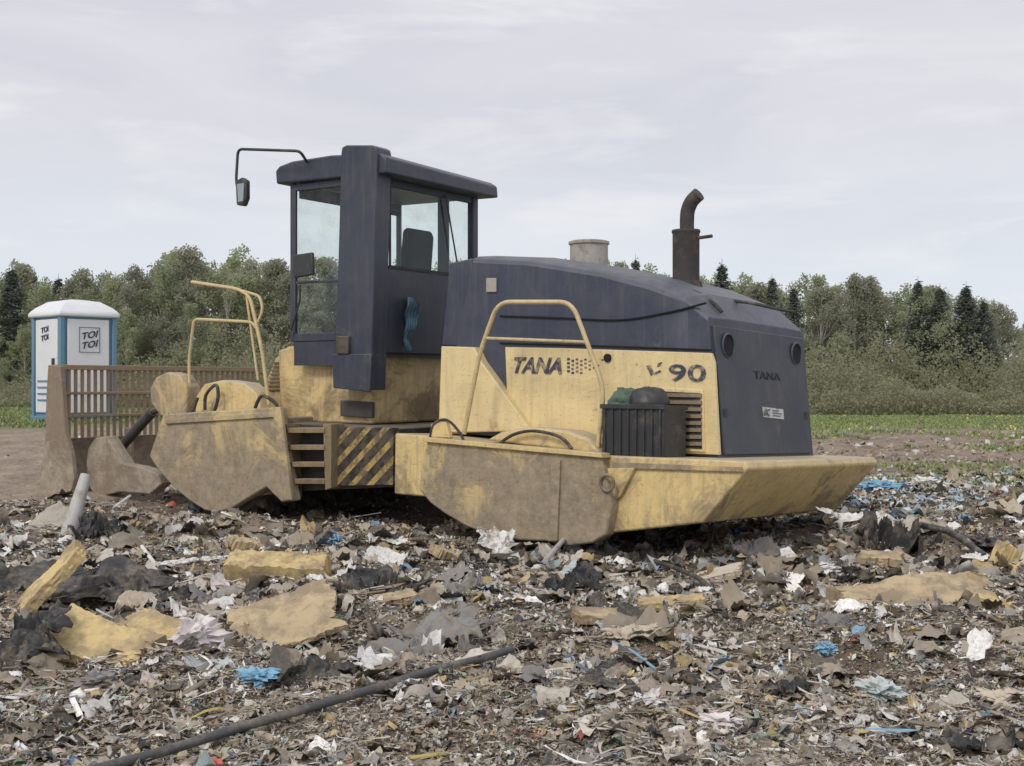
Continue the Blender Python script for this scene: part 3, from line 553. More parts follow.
mb=MB(); mb.prism(F,[(235,181),(241,177),(246,180),(246,198),(243,206),(236,205)],V0-.40,V0-.32); part(mb,'mirror_housing',M['black'],parent=ma,bevel=.02)
mb=MB(); mb.prism(F,[(237,184),(244,183),(243,201),(238,202)],V0-.406,V0-.401); part(mb,'mirror_face',M['mirror'],parent=ma,bevel=0)
def blob(name,loc,size,mat,label,cat,seed=0,amp=.35,freq=2.2,sub=4,rz=0,spike=0):
    bm=bmesh.new(); bmesh.ops.create_icosphere(bm,subdivisions=sub,radius=1)
    for v in bm.verts:
        d=v.co.normalized(); n=mnoise.fractal(d*freq+Vector((seed*7.3,seed,0)),.8,2.2,4)
        r=1+amp*n-spike*abs(mnoise.noise(d*freq*2.5+Vector((seed,0,9))))
        v.co=Vector((d.x*r*size[0],d.y*r*size[1],d.z*r*size[2]))
    me=bpy.data.meshes.new(name); bm.to_mesh(me); bm.free(); me.materials.append(mat)
    me.polygons.foreach_set('use_smooth',[True]*len(me.polygons)); me.set_sharp_from_angle(angle=.9)
    o=bpy.data.objects.new(name,me); C.objects.link(o); o.location=loc; o.rotation_euler=(0,0,rz); return tag(o,label,cat)
cu0,cz0=UZ(FR,602,458,.06); cu1,cz1=UZ(FR,664,459,.06); cz0=min(cz0,cz1); ct=UZ(FR,640,405,.06)[1]
croot=empty('plastic_crate',L(FR,(cu0+cu1)/2,.3,cz0),'black ribbed plastic crate standing on the ledge of the compactor','crate')
mb=MB(); t_=.02
mb.box(FR,cu0,cu1,.06,.06+t_,cz0,ct);mb.box(FR,cu0,cu1,.46,.48,cz0,ct);mb.box(FR,cu0,cu0+t_,.08,.46,cz0,ct);mb.box(FR,cu1-t_,cu1,.08,.46,cz0,ct);mb.box(FR,cu0+t_,cu1-t_,.08,.46,cz0,cz0+.02)
mb.build('crate_body',M['black'],croot,.006)
mb=MB(); mb.box(FR,cu0-.012,cu1+.012,.035,.058,ct-.04,ct+.005); mb.box(FR,cu0-.012,cu1+.012,.482,.5,ct-.04,ct+.005)
for i in range(8):
    uu=cu0+.03+(cu1-cu0-.08)*i/7; mb.box(FR,uu,uu+.02,.042,.058,cz0,ct-.042)
mb.build('crate_rim',M['black'],croot,.004)
M['net']=simple('green_net',(.09,.145,.105),.8,.5,30); M['bagblack']=simple('black_bag',(.045,.045,.047),.45,.3,10,dirt=(.11,.10,.09),dthr=.64)
p=L(FR,cu0+.16,.27,ct+.02); blob('net_bundle',p,(.18,.16,.15),M['net'],'dark green net bundle poking out of the black crate','net',1,.25)
p=L(FR,cu0+.42,.27,ct+.02); blob('refuse_bag',p,(.20,.17,.17),M['bagblack'],'black plastic bag bulging from the crate on the compactor','bag',2,.12,1.4)
M['rag']=simple('teal_rag',(.10,.18,.23),.9,.4,16)
bm=bmesh.new(); bmesh.ops.create_grid(bm,x_segments=20,y_segments=44,size=.5)
for v in bm.verts:
    t=.5-v.co.y; wdt=.05+.20*math.sin(math.pi*min(1,t*1.3))**.8+.05*math.sin(t*9)
    if t>.6: wdt*=1-(t-.6)*1.8
    uu=.05+.035*math.sin(v.co.x*26+t*5)+.02*math.sin(t*14); vv=1.10+v.co.x*wdt+.05*math.sin(t*6); v.co=L(F,uB+uu,vv,zsill-.34-t*.66)-L(F,uB,1.10,zsill-.34)
me=bpy.data.meshes.new('hanging_rag'); bm.to_mesh(me); bm.free(); me.materials.append(M['rag']); me.polygons.foreach_set('use_smooth',[True]*len(me.polygons))
rag=bpy.data.objects.new('hanging_rag',me); C.objects.link(rag); rag.location=L(F,uB,1.10,zsill-.34); tag(rag,'teal rag hanging on the back wall of the cab','rag')
# ------------------------------------------------------------------ portable toilet
TX,TY=(60.5-CX)/FPX*23.2,23.2
tl_=H0+(CY-303)/FPX*23.2; TZ0=H0+(CY-420)/FPX*23.2
FT_=Frame((TX,TY),43); tw=1.13; tr_=empty('portable_toilet',(TX,TY+.8,TZ0),'white and blue portable toilet cabin behind the dozer blade','portable toilet')
Hc=tl_-TZ0
mb=MB(); mb.box(FT_,-tw+.04,-.04,.04,tw-.04,TZ0,TZ0+Hc*.90); mb.build('cabin_wall',M['teal'],tr_,.02)
mb=MB(); mb.box(FT_,-tw+.14,-.14,-.0,.04,TZ0+.12,TZ0+Hc*.87); dr=mb.build('door',M['white'],tr_,.02)
mb=MB(); mb.box(FT_,-.04,.0,.14,tw-.14,TZ0+.12,TZ0+Hc*.87); sp=mb.build('side_wall_panel',M['white'],tr_,.02)
for (uu,vv) in ((-.09,-.015),(-.09,tw-.08),(-tw,-.015)):
    mb=MB(); mb.box(FT_,uu,uu+.10,vv,vv+.10,TZ0,TZ0+Hc*.9); mb.build('corner_post',M['teal'],tr_,.02)
mb=MB(); q=[]
for (ins,z) in ((-.06,.89),(-.06,.93),(.03,.975),(.2,1.03),(.45,1.05)):
    q.append([L(FT_,-ins-.0,ins,TZ0+Hc*z),L(FT_,-ins,tw-ins,TZ0+Hc*z),L(FT_,-tw+ins,tw-ins,TZ0+Hc*z),L(FT_,-tw+ins,ins,TZ0+Hc*z)])
vs=[p for s in q for p in s]; fs=[[i*4+j,i*4+(j+1)%4,(i+1)*4+(j+1)%4,(i+1)*4+j] for i in range(4) for j in range(4)]+[[16,17,18,19],[0,1,2,3]]
mb.add(vs,fs); mb.build('roof',M['white'],tr_,.03)
mb=MB(); mb.box(FT_,-tw-.03,.03,-.03,tw+.03,TZ0-.25,TZ0+.06); mb.build('base',M['teal'],tr_,.01)
for i in range(4):
    mb=MB(); mb.box(FT_,-tw+.25,-.25,-.018,-.002,TZ0+.35+i*.12,TZ0+.38+i*.12); mb.build('vent_slot',M['teal'],dr,0)
def tquad(a,b,z0,z1,right=True,rise=0):
    if right: A=L(FT_,0,a,z0);B=L(FT_,0,b,z0)
    else: A=L(FT_,a,0,z0);B=L(FT_,b,0,z0)
    return A,B-A+Vector((0,0,rise)),Vector((0,0,z1-z0))
for w_,z0 in (('TOI',1.50),('TOI',1.32)):
    A,Wv,Hv=tquad(.42,.74,TZ0+z0,TZ0+z0+.13,True,.06); text('cabin_lettering',w_,A,Wv,Hv,M['label_dark'],sp,off=.01,bold=.02,shear=.1)
for (a0,a1,z0,z1) in ((.37,.79,1.265,1.275),(.37,.79,1.73,1.74),(.37,.379,1.275,1.73),(.781,.79,1.275,1.73)):
    mb=MB(); mb.box(FT_,.002,.012,a0,a1,TZ0+z0,TZ0+z1); mb.build('logo_frame',M['label_grey'],sp,0)
for w_,z0 in (('TOI',1.62),('TOI',1.47)):
    A,Wv,Hv=tquad(-.74,-.46,TZ0+z0,TZ0+z0+.11,False,.04); text('door_lettering',w_,A,Wv,Hv,M['label_dark'],dr,off=.01,bold=.01)
mb=MB(); mb.box(FT_,-.30,-.22,-.03,-.002,TZ0+1.0,TZ0+1.15); mb.build('door_handle',M['black'],dr,.005)
# ------------------------------------------------------------------ big rubbish pieces
def mk(name,me,loc,rot,mat,label,cat):
    me.materials.append(mat); o=bpy.data.objects.new(name,me); C.objects.link(o); o.location=loc; o.rotation_euler=rot; return tag(o,label,cat)
def slab(name,px,py,size,rot,mat,label,cat,seed=0,lift=0,rag=1.0,warpk=.55):
    nx,ny,nz=38,28,5
    def out(ax,ay):
        e=max(abs(ax),abs(ay)); w=e**4
        q=Vector((ax*1.4+seed*3.1,ay*1.4,seed)); q2=Vector((ax*5+seed,ay*5,3)); q3=Vector((ax*26,ay*26,seed)); q4=Vector((ax*12,ay*12,seed+4))
        bite=max(0,mnoise.noise(q2)-.08)
        k_=1+rag*w*(.18*mnoise.noise(q)-.50*bite+.07*mnoise.noise(q4)+.05*mnoise.noise(q3))
        return ax*k_,ay*k_
    def zpos(X_,Y_,e,side):
        pv=Vector((X_,Y_,0)); warp=warpk*.13*min(size[0],size[1])*mnoise.noise(pv*2.6+Vector((seed,seed,1)))*1.6
        fine=size[2]*(.09*mnoise.noise(pv*14+Vector((seed,0,side)))+.08*mnoise.noise(pv*40+Vector((0,seed,side))))
        gouge=-size[2]*.7*max(0,mnoise.noise(pv*7+Vector((seed*2,0,5*side)))-.22)
        return warp+side*(size[2]/2+gouge)+fine
    bm=bmesh.new(); tops=[];bots=[]
    for side,arr in ((1,tops),(-1,bots)):
        for j in range(ny):
            for i in range(nx):
                ax=-1+2*i/(nx-1); ay=-1+2*j/(ny-1); bx_,by_=out(ax,ay); e=max(abs(ax),abs(ay))
                X_=bx_*size[0]/2;Y_=by_*size[1]/2
                arr.append(bm.verts.new((X_,Y_,zpos(X_,Y_,e,side))))
    for j in range(ny-1):
        for i in range(nx-1):
            a_=j*nx+i; bm.faces.new((tops[a_],tops[a_+1],tops[a_+1+nx],tops[a_+nx])); bm.faces.new((bots[a_],bots[a_+nx],bots[a_+1+nx],bots[a_+1]))
    ring=[i for i in range(nx)]+[j*nx+nx-1 for j in range(1,ny)]+[(ny-1)*nx+i for i in range(nx-2,-1,-1)]+[j*nx for j in range(ny-2,0,-1)]
    layers=[[bots[i] for i in ring]]
    for l in range(1,nz):
        t=l/nz; row=[]
        for i in ring:
            p=bots[i].co.lerp(tops[i].co,t); n_=mnoise.noise(p*22+Vector((seed,l,0))); d=Vector((p.x,p.y,0)).normalized()
            row.append(bm.verts.new(p+d*(.014*n_)))
        layers.append(row)
    layers.append([tops[i] for i in ring]); n=len(ring)
    for l in range(nz):
        for i in range(n): bm.faces.new((layers[l][i],layers[l][(i+1)%n],layers[l+1][(i+1)%n],layers[l+1][i]))
    me=bpy.data.meshes.new(name); bm.to_mesh(me); bm.free(); me.polygons.foreach_set('use_smooth',[True]*len(me.polygons)); me.set_sharp_from_angle(angle=.5)
    p=G(px,py); p.z+=size[2]*.5+lift
    return mk(name,me,p,rot,mat,label,cat)
def sheet(name,px,py,size,rot,mat,label,cat,seed=0,amp=.10,lift=.04):
    n=44; bm=bmesh.new(); bmesh.ops.create_grid(bm,x_segments=n,y_segments=n,size=.5)
    for v in bm.verts:
        rad=max(abs(v.co.x),abs(v.co.y)); ln=math.hypot(v.co.x,v.co.y)+1e-9; k_=.6+.4*rad/ln
        w0=(rad*2)**3; k_*=1+w0*(.40*mnoise.noise(Vector((v.co.x*5,v.co.y*5,seed)))+.26*mnoise.noise(Vector((v.co.x*15,v.co.y*15,seed))))
        q=Vector((v.co.x*size[0]*k_,v.co.y*size[1]*k_,0)); s0=min(size[0],size[1])
        nn=mnoise.fractal(q*(1.6/s0)+Vector((seed*5.7,seed,0)),.7,2.1,4); w=mnoise.noise_vector(q*(2.2/s0)+Vector((seed,0,3)))
        rid=abs(mnoise.noise(q*(3.2/s0)+Vector((0,seed,0)))); r2=abs(mnoise.noise(q*(7/s0)+Vector((5,seed,0)))); r3=abs(mnoise.noise(q*(15/s0)+Vector((5,seed,2))))
        v.co=q+Vector((w.x*size[0]*.16,w.y*size[1]*.20,amp*(nn*1.1+rid*.8-r2*.5-r3*.25)))
    me=bpy.data.meshes.new(name); bm.to_mesh(me); bm.free(); me.polygons.foreach_set('use_smooth',[True]*len(me.polygons)); me.set_sharp_from_angle(angle=.6)
    p=G(px,py); p.z+=lift+.01
    o=mk(name,me,p,rot,mat,label,cat); s=o.modifiers.new('thick','SOLIDIFY'); s.thickness=.006; return o
def bag(px,py,s,mat,label,cat='bag',name='plastic_bag',seed=0):
    p=G(px,py); p.z+=s[2]*.5+.01; return blob(name,p,s,mat,label,cat,seed,.7,2.2,4,seed,.55)
DM=(.29,.235,.175)
M['foam']=simple('yellow_foam',(.66,.51,.25),.95,.15,9,dirt=(.33,.255,.165),dthr=.50,bump=.7)
M['foam2']=simple('brown_foam',(.53,.42,.26),.95,.2,9,dirt=(.28,.22,.155),dthr=.51,bump=.7)
M['wht']=simple('white_film',(.76,.75,.73),.6,.2,14,dirt=(.38,.31,.24),dthr=.57)
M['gry']=simple('grey_film',(.25,.245,.24),.7,.3,12,dirt=DM,dthr=.54)
M['blk']=simple('black_film',(.044,.044,.045),.55,.4,12,dirt=(.20,.17,.135),dthr=.54)
M['pipe']=simple('black_pipe',(.080,.080,.082),.55,.25,9,dirt=(.25,.21,.17),dthr=.56)
M['blu']=simple('blue_film',(.22,.44,.60),.5,.25,14,dirt=DM,dthr=.60)
M['tea']=simple('pale_teal_film',(.52,.60,.59),.5,.2,14,dirt=DM,dthr=.62)
M['beige']=simple('beige_board',(.56,.49,.39),.8,.2,10,dirt=DM,dthr=.60)
M['greyp']=simple('pale_grey_pipe',(.48,.48,.47),.6,.2,10,dirt=DM,dthr=.58)
M['pink']=simple('pinkish_film',(.74,.68,.67),.5,.2,14,dirt=(.34,.28,.23),dthr=.60)
slab('foam_mattress',920,610,(1.20,.50,.14),(R(12),R(-3),R(5)),M['foam2'],'long brownish yellow foam mattress lying on rubbish at the right','mattress',1,rag=.6,warpk=.9)
slab('foam_block',278,582,(.76,.30,.19),(R(20),R(2),R(-4)),M['foam'],'rectangular yellow foam block lying in front of the front drum','foam block',2,rag=.45,warpk=.4)
slab('foam_sheet',285,640,(.66,.46,.04),(R(28),R(-14),R(16)),M['foam2'],'tilted mustard foam sheet with dark torn edge left of the rubber mat','foam sheet',3,lift=.11,rag=.9,warpk=.6)
slab('foam_block',98,655,(.58,.34,.08),(R(24),R(12),R(-16)),M['foam'],'yellow foam block low at left below the tilted wedge','foam block',4,lift=.02,rag=.9,warpk=.5)
slab('foam_wedge',52,612,(.54,.24,.08),(R(14),R(-50),R(12)),M['foam'],'yellow foam wedge standing up steeply at far left','foam block',5,lift=.18,rag=.7,warpk=.4)
slab('foam_block',160,634,(.46,.22,.06),(R(22),R(6),R(-25)),M['foam'],'torn yellow foam scrap beside the white crumpled bag','foam block',6,rag=1,warpk=.5)
slab('foam_block',250,553,(.42,.24,.13),(R(10),R(20),R(30)),M['foam2'],'brown foam lump just behind the rectangular yellow block','foam block',7,rag=.8)
slab('foam_strip',672,606,(.44,.15,.05),(R(8),R(-4),R(-3)),M['foam'],'narrow yellow foam strip right of centre','foam strip',8)
slab('foam_strip',608,622,(.44,.17,.06),(R(12),R(4),R(10)),M['foam2'],'muddy foam strip just left of the narrow yellow strip','foam strip',9)
slab('foam_block',1006,566,(.18,.12,.18),(R(10),R(20),R(20)),M['foam'],'small yellow foam cube at the right edge','foam block',10,rag=.4,warpk=.2)
slab('foam_block',880,562,(.36,.22,.07),(R(12),R(4),R(-20)),M['foam2'],'flat brown foam piece under the white plastic panel','foam block',11)
slab('foam_block',720,578,(.38,.22,.06),(R(12),R(-14),R(-15)),M['beige'],'pale beige foam piece in front of the sloping hull end','foam block',12)
slab('foam_block',445,560,(.30,.18,.10),(R(15),R(20),R(50)),M['foam2'],'brown foam chunk leaning against the rear side plate','foam block',13)
slab('foam_block',992,605,(.25,.17,.10),(R(10),R(10),R(-30)),M['foam'],'yellow foam end piece lying against the long mattress','foam block',14,rag=.6)
slab('foam_block',395,604,(.30,.16,.06),(R(12),R(-8),R(20)),M['foam2'],'small brown foam shred between the rectangular block and the rubber mat','foam block',15)
sheet('rubber_mat',440,646,(.58,.44,1),(R(18),R(-16),R(20)),M['gry'],'dark grey rubber mat curled up in the middle foreground','rubber mat',1,.07,.08)
sheet('plastic_sheet',60,592,(1.4,.56,1),(R(14),R(0),R(-5)),M['blk'],'wide black plastic sheet crumpled behind the foam wedge','plastic sheet',2,.10,.06)
sheet('plastic_sheet',150,604,(.60,.38,1),(R(22),R(8),R(30)),M['blk'],'black plastic piece between the foam wedge and the tilted foam sheet','plastic sheet',3,.10,.06)
sheet('plastic_sheet',300,682,(.54,.26,1),(R(10),R(-6),R(5)),M['blk'],'black plastic strip right below the tilted foam sheet','plastic sheet',4,.07,.02)
sheet('plastic_sheet',905,545,(.70,.50,1),(R(18),R(12),R(-20)),M['blk'],'large black crumpled plastic heap right of the machine','plastic sheet',5,.30,.10)
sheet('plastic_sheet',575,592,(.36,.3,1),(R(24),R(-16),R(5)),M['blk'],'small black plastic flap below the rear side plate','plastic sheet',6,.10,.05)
sheet('plastic_sheet',965,744,(.46,.18,1),(R(8),R(0),R(-10)),M['blk'],'black plastic scrap at the lower right corner','plastic sheet',7,.06,.01)
sheet('plastic_sheet',785,692,(.26,.16,1),(R(8),R(0),R(30)),M['blk'],'small black plastic scrap left of the pale teal bag','plastic sheet',8,.06,.01)
sheet('plastic_sheet',375,590,(.60,.34,1),(R(18),R(8),R(-20)),M['blk'],'black torn plastic right of the rectangular foam block','plastic sheet',9,.11,.03)
sheet('plastic_sheet',18,664,(.46,.40,1),(R(30),R(-24),R(20)),M['blk'],'black plastic bundle at the left edge below the wedge','plastic sheet',10,.12,.08)
sheet('plastic_sheet',500,558,(.46,.34,1),(R(40),R(20),R(20)),M['wht'],'dirty white plastic sheet leaning below the rear side plate','plastic sheet',11,.08,.16)
sheet('plastic_sheeting',868,534,(.85,.30,1),(R(20),R(8),R(15)),M['wht'],'curved white plastic sheeting right of the hull end','plastic sheet',12,.08,.12)
sheet('plastic_film',8,548,(.40,.28,1),(R(10),R(0),R(20)),M['wht'],'white plastic film at the left edge in front of the blade','plastic film',13,.08,.07)
sheet('cardboard_piece',1008,707,(.24,.14,1),(R(14),R(0),R(-30)),M['beige'],'beige cardboard piece at the lower right edge','cardboard',14,.02,.04)
sheet('long_strip',190,574,(.66,.10,1),(R(8),R(-4),R(24)),M['wht'],'long pale strip pointing at the rectangular foam block','strip',15,.02,.10)
sheet('cardboard_piece',630,642,(.30,.16,1),(R(14),R(-4),R(-24)),M['beige'],'brown cardboard flap just above the blue strip','cardboard',16,.03,.03)
sheet('plastic_sheet',830,628,(.38,.18,1),(R(10),R(4),R(-14)),M['gry'],'grey plastic scrap left of the long foam mattress','plastic sheet',17,.07,.03)
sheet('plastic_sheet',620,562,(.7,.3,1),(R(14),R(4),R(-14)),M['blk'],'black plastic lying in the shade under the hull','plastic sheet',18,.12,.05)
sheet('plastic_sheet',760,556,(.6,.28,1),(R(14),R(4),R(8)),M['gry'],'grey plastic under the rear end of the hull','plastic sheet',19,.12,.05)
sheet('plastic_sheet',455,596,(.46,.26,1),(R(10),R(-8),R(40)),M['gry'],'grey plastic sheet between the rear side plate and the rubber mat','plastic sheet',20,.10,.04)
sheet('plastic_sheet',100,535,(.50,.32,1),(R(16),R(10),R(-10)),M['blk'],'black plastic lump right of the pale grey pipe','plastic sheet',21,.16,.06)
bag(195,646,(.18,.11,.10),M['pink'],'crumpled pinkish white plastic bag next to torn foam','bag',seed=1)
bag(880,697,(.14,.09,.055),M['tea'],'pale teal plastic bag in the right foreground',seed=2)
bag(258,684,(.10,.07,.045),M['blu'],'bright blue crumpled plastic bag below the tilted foam sheet',seed=3)
bag(97,690,(.12,.08,.05),M['gry'],'small grey crumpled bag in the left foreground',seed=4)
bag(335,543,(.12,.07,.05),M['blu'],'blue plastic scrap in the shadow of the cab','plastic scrap',seed=5)
bag(880,492,(.26,.2,.08),M['blu'],'blue film heap far right behind the hull end','plastic scrap',seed=6)
bag(925,486,(.24,.2,.08),M['wht'],'white film heap beside the far blue film heap','plastic scrap',seed=7)
bag(826,658,(.06,.05,.035),M['blu'],'small deep blue bag above the pale teal bag',seed=8)
bag(355,672,(.16,.05,.03),M['wht'],'flattened white bag beside the rubber mat',seed=9)
bag(823,570,(.15,.10,.05),M['wht'],'white plastic bag in front of the hull end',seed=10)
bag(985,550,(.2,.12,.08),M['blk'],'black rubber lump near the right edge','rubber lump','rubber_lump',seed=11)
bag(720,726,(.09,.06,.03),M['pink'],'small pink white wrapper in the bottom foreground','wrapper','wrapper',seed=12)
def tubething(name,pts,r,mat,label,cat,lift=.03):
    ps=[]
    for q in pts:
        p=G(q[0],q[1]); p.z+=lift+(q[2] if len(q)>2 else 0); ps.append(p)
    mb=MB(); mb.tube(smoothpath(ps,8),r,14); o=mb.build(name,mat,None,0,1,org=ps[0]); return tag(o,label,cat)
A_=G(62,786); B_=G(512,660)
pts=[A_.lerp(B_,t) for t in (0,.15,.3,.45,.6,.75,.9,1)]
ground_z=[hz(p.x,p.y) for p in pts]; zmax=max(ground_z)
for i,p in enumerate(pts): p.z=.75*zmax+.25*ground_z[i]+.030
mb=MB(); mb.tube(smoothpath(pts,8),.021,14); o=mb.build('plastic_pipe',M['pipe'],None,0,1,org=pts[0]); tag(o,'long black plastic pipe lying diagonally across the foreground','pipe')
pb=G(68,535); mb=MB(); top_=Vector(((86-CX)/FPX*pb.y*1.02,pb.y*1.02,H0+(CY-475)/FPX*pb.y*1.02)); mb.tube([pb-Vector((0,0,.05)),pb.lerp(top_,.5)+Vector((.01,0,0)),top_],[.09,.075,.06],12); o=mb.build('grey_pipe',M['greyp'],None,0,1,org=pb); tag(o,'pale grey pipe sticking up in front of the dozer blade','pipe')
tubething('blue_strip',[(612,652),(630,660),(655,679)],.008,M['blu'],'thin blue plastic strip in the centre foreground','strip',.06)
tubething('black_cable',[(900,520),(925,536,.05),(950,543,.05),(985,562)],.03,M['blk'],'thick black cable running down from the black heap at right','cable',.05)
tubething('black_cable',[(655,565),(700,588,.03),(725,620)],.020,M['blk'],'black hose end below the hull','cable',.04)
tubething('wooden_stick',[(142,552),(158,574)],.018,M['wht'],'short pale stick beside the long pale strip','stick',.05)
tubething('wooden_stick',[(545,578,.1),(572,546,.12)],.025,M['greyp'],'grey stick leaning under the rear side plate','stick',.05)
# ------------------------------------------------------------------ vegetation
def crownmat(name,ca,cb):
    m,nt,b=nodes(name); oi=N(nt,'ShaderNodeObjectInfo'); g=N(nt,'ShaderNodeNewGeometry')
    n=noise_out(nt,g.outputs['Position'],.6,3,.6); c=mixc(nt,maprange(nt,n,.35,.65),ca,cb)
    c=mixc(nt,mth(nt,'MULTIPLY',oi.outputs['Random'],.6),c,tuple((x+y)*.5*k for x,y,k in zip(ca,cb,(1.22,1.22,1.12)))); nt.links.new(c,b.inputs['Base Color']); b.inputs['Roughness'].default_value=.9
    try: b.inputs['Specular IOR Level'].default_value=.1
    except Exception: pass
    out=nt.nodes['Material Output']; tl=N(nt,'ShaderNodeBsdfTranslucent'); nt.links.new(c,tl.inputs[0]); mx=N(nt,'ShaderNodeMixShader'); mx.inputs[0].default_value=.5
    nt.links.new(b.outputs[0],mx.inputs[1]); nt.links.new(tl.outputs[0],mx.inputs[2]); nt.links.new(mx.outputs[0],out.inputs[0])
    return m
CM=[crownmat('birch_leaves',(.34,.37,.25),(.42,.45,.30)),crownmat('olive_leaves',(.32,.33,.25),(.39,.39,.30)),crownmat('spruce_needles',(.20,.23,.21),(.26,.29,.255)),crownmat('brush_leaves',(.31,.315,.215),(.38,.38,.265))]  # leaf colours paled so the distance haze is carried by the colour itself
BM_=simple('bark',(.36,.34,.32),.9)
def cards(cen,sz,flat=0):
    n=len(cen); r=rotmats(n,1.2 if not flat else .4); t=np.array([[-.5,-.5,0],[.5,-.4,0],[.45,.5,0],[-.4,.45,0]])
    v=t[None]*(sz[:,None,None])+0; v=np.einsum('nij,nkj->nki',r,v)+cen[:,None,:]
    return v.reshape(-1,3),np.arange(n*4).reshape(n,4)
def decid(seed,h,mat,wide=1):
    rg=np.random.default_rng(seed); nb=64; cs=[]; sz=[]
    rad=h*.21*wide; mb=MB(); mb.tube([(0,0,-.5),(0.1,0,h*.35),(0,.1,h*.65),(.05,0,h*.97)],[.13,.10,.06,.012],6)
    for i in range(nb):
        t=rg.uniform(.12,1); rr=rad*(math.sin(math.pi*min(1,(t-.02)/1.0)**.8)+.14)*rg.uniform(.15,1); aa=rg.uniform(0,6.28)
        c=np.array([rr*math.cos(aa),rr*math.sin(aa),t*h*.93]); s=h*rg.uniform(.030,.056)
        m_=130; tt=rg.uniform(0,1,m_)[:,None]; dirv=np.array([c[0]*.35,c[1]*.35,h*.06])
        off=rg.normal(0,1,(m_,3)); ln=np.linalg.norm(off,axis=1,keepdims=True); off=off/ln*np.minimum(ln,1.7)
        cs.append(c+(tt-.5)*dirv+off*np.array([s*.7,s*.7,s*.65])*(1.1-.5*tt)); sz.append(rg.uniform(.06,.15,m_))
        if i%2==0: mb.tube([(0,0,c[2]*.72),(c[0]*.5,c[1]*.5,c[2]*.84),(c[0]*1.15,c[1]*1.15,c[2]+h*.04)],[.045,.03,.01],4)
    cs=np.concatenate(cs); v,f=cards(cs,np.concatenate(sz))
    crown=npmesh('crown',v,f,mat); o=mb.build('trunk',BM_,None,0,1); tm=o.data; bpy.data.objects.remove(o); return tm,crown
def spruce(seed,h,mat):
    rg=np.random.default_rng(seed); n=6500; t=rg.uniform(0,1,n)**1.15; lev=np.floor(t*22)/22+rg.normal(0,.012,n); z=h*(.05+.95*lev)+rg.normal(0,.12,n)
    rm=np.clip(1-lev,0,1)**.85*h*.20*(1+.25*np.sin(lev*47+seed))+.12; rr=rm*rg.uniform(.03,1,n)**.8; aa=np.floor(rg.uniform(0,13,n))/13*6.283+lev*40+rg.normal(0,.2,n)
    cen=np.stack([rr*np.cos(aa),rr*np.sin(aa),z-rr*.28],-1); v,f=cards(cen,rg.uniform(.08,.22,n),1); crown=npmesh('crown',v,f,mat)
    mb=MB(); mb.tube([(0,0,-.5),(0,0,h*.5),(0,0,h*1.03)],[.16,.10,.015],6); o=mb.build('trunk',BM_,None,0,1); tm=o.data; bpy.data.objects.remove(o); return tm,crown
kinds=[decid(1,12,CM[0]),decid(2,12,CM[0],1.15),decid(3,12,CM[1]),decid(4,12,CM[1],1.2),decid(5,12,CM[0],.85),spruce(6,12,CM[2]),spruce(7,12,CM[2])]
def tree(x,y,h,k,name,label,group,wmul=1):
    r=bpy.data.objects.new(name,None); C.objects.link(r); r.location=(x,y,hz(x,y)); s=h/12; r.scale=(s*random.uniform(.95,1.35)*wmul,s*random.uniform(.95,1.35)*wmul,s); r.rotation_euler=(0,0,random.uniform(0,6.28))
    tag(r,label,'tree',group)
    for nm,me in (('trunk',kinds[k][0]),('crown',kinds[k][1])):
        o=bpy.data.objects.new(nm,me); C.objects.link(o); o.parent=r
def topy(px):
    pts=[(-300,275),(0,262),(60,266),(110,274),(150,266),(180,250),(280,248),(330,262),(600,260),(660,260),(700,272),(760,278),(800,268),(850,276),(900,272),(960,290),(1000,306),(1030,320),(1300,320)]
    for (a,b),(c,d) in zip(pts,pts[1:]):
        if a<=px<=c: return b+(d-b)*(px-a)/(c-a)
    return 300
for row,(Yr,sp_) in enumerate(((97,2.6),(102,2.3),(107,2.2),(113,2.2))):
    xx=-.50*Yr
    while xx<.50*Yr:
        xx+=sp_*random.uniform(.6,1.4); yy=Yr+random.uniform(-2.5,2.5); px=CX+FPX*xx/yy
        h=(CY-topy(px))/FPX*yy+H0-hz(xx,yy); h*=random.uniform(.90,1.06) if row else random.uniform(.40,.80)
        side='left of the cab' if px<300 else ('showing above the machine' if px<690 else 'right of the exhaust')
        if random.random()<.06 and row: tree(xx,yy,h*.97,random.choice((5,6)),'spruce_tree','dark spruce in the far tree line '+side,'spruces in the tree line '+side)
        else: tree(xx,yy,h,random.randrange(5),'leafy_tree','spring green leafy tree in the far tree line '+side,'leafy trees in the tree line '+side)
for px,ty,lab in ((722,263,'dark spruce rising just right of the exhaust stack'),(772,277,'dark spruce above the blue rear door of the machine'),(918,280,'leftmost dark spruce of the cluster at upper right'),(940,287,'second dark spruce of the cluster at upper right'),(966,285,'tallest pointed dark spruce near the right edge'),(984,300,'rightmost dark spruce of the cluster at upper right'),(12,268,'dark spruce at the far left edge of the tree line')):
    yy=100.5; xx=(px-CX)/FPX*yy; tree(xx,yy,(CY-ty)/FPX*yy+H0-hz(xx,yy),random.choice((5,6)),'spruce_tree',lab,None,1.15)
n=230000; yy=RNG.uniform(84,98,n); xx=RNG.uniform(-.50,.50,n)*yy
hh=.8+7.5*vnoise(xx*.13,yy*.2,31)*(.4+.6*vnoise(xx*.5,yy*.6,32)); hh*=sst(82,93,yy+(vnoise(xx*.3,yy*0,33)-.5)*6)*.9+.25
hh*=.55+.7*vnoise(xx*1.5,yy*1.5,35)
zz=HT(xx,yy)+hh*RNG.uniform(0,1,n)**.8
v,f=cards(np.stack([xx,yy,zz],-1),RNG.uniform(.06,.17,n))
bush=bpy.data.objects.new('undergrowth',npmesh('undergrowth',v,f,CM[3])); C.objects.link(bush); tag(bush,'olive green brush growing along the foot of the tree line','undergrowth',kind='stuff')
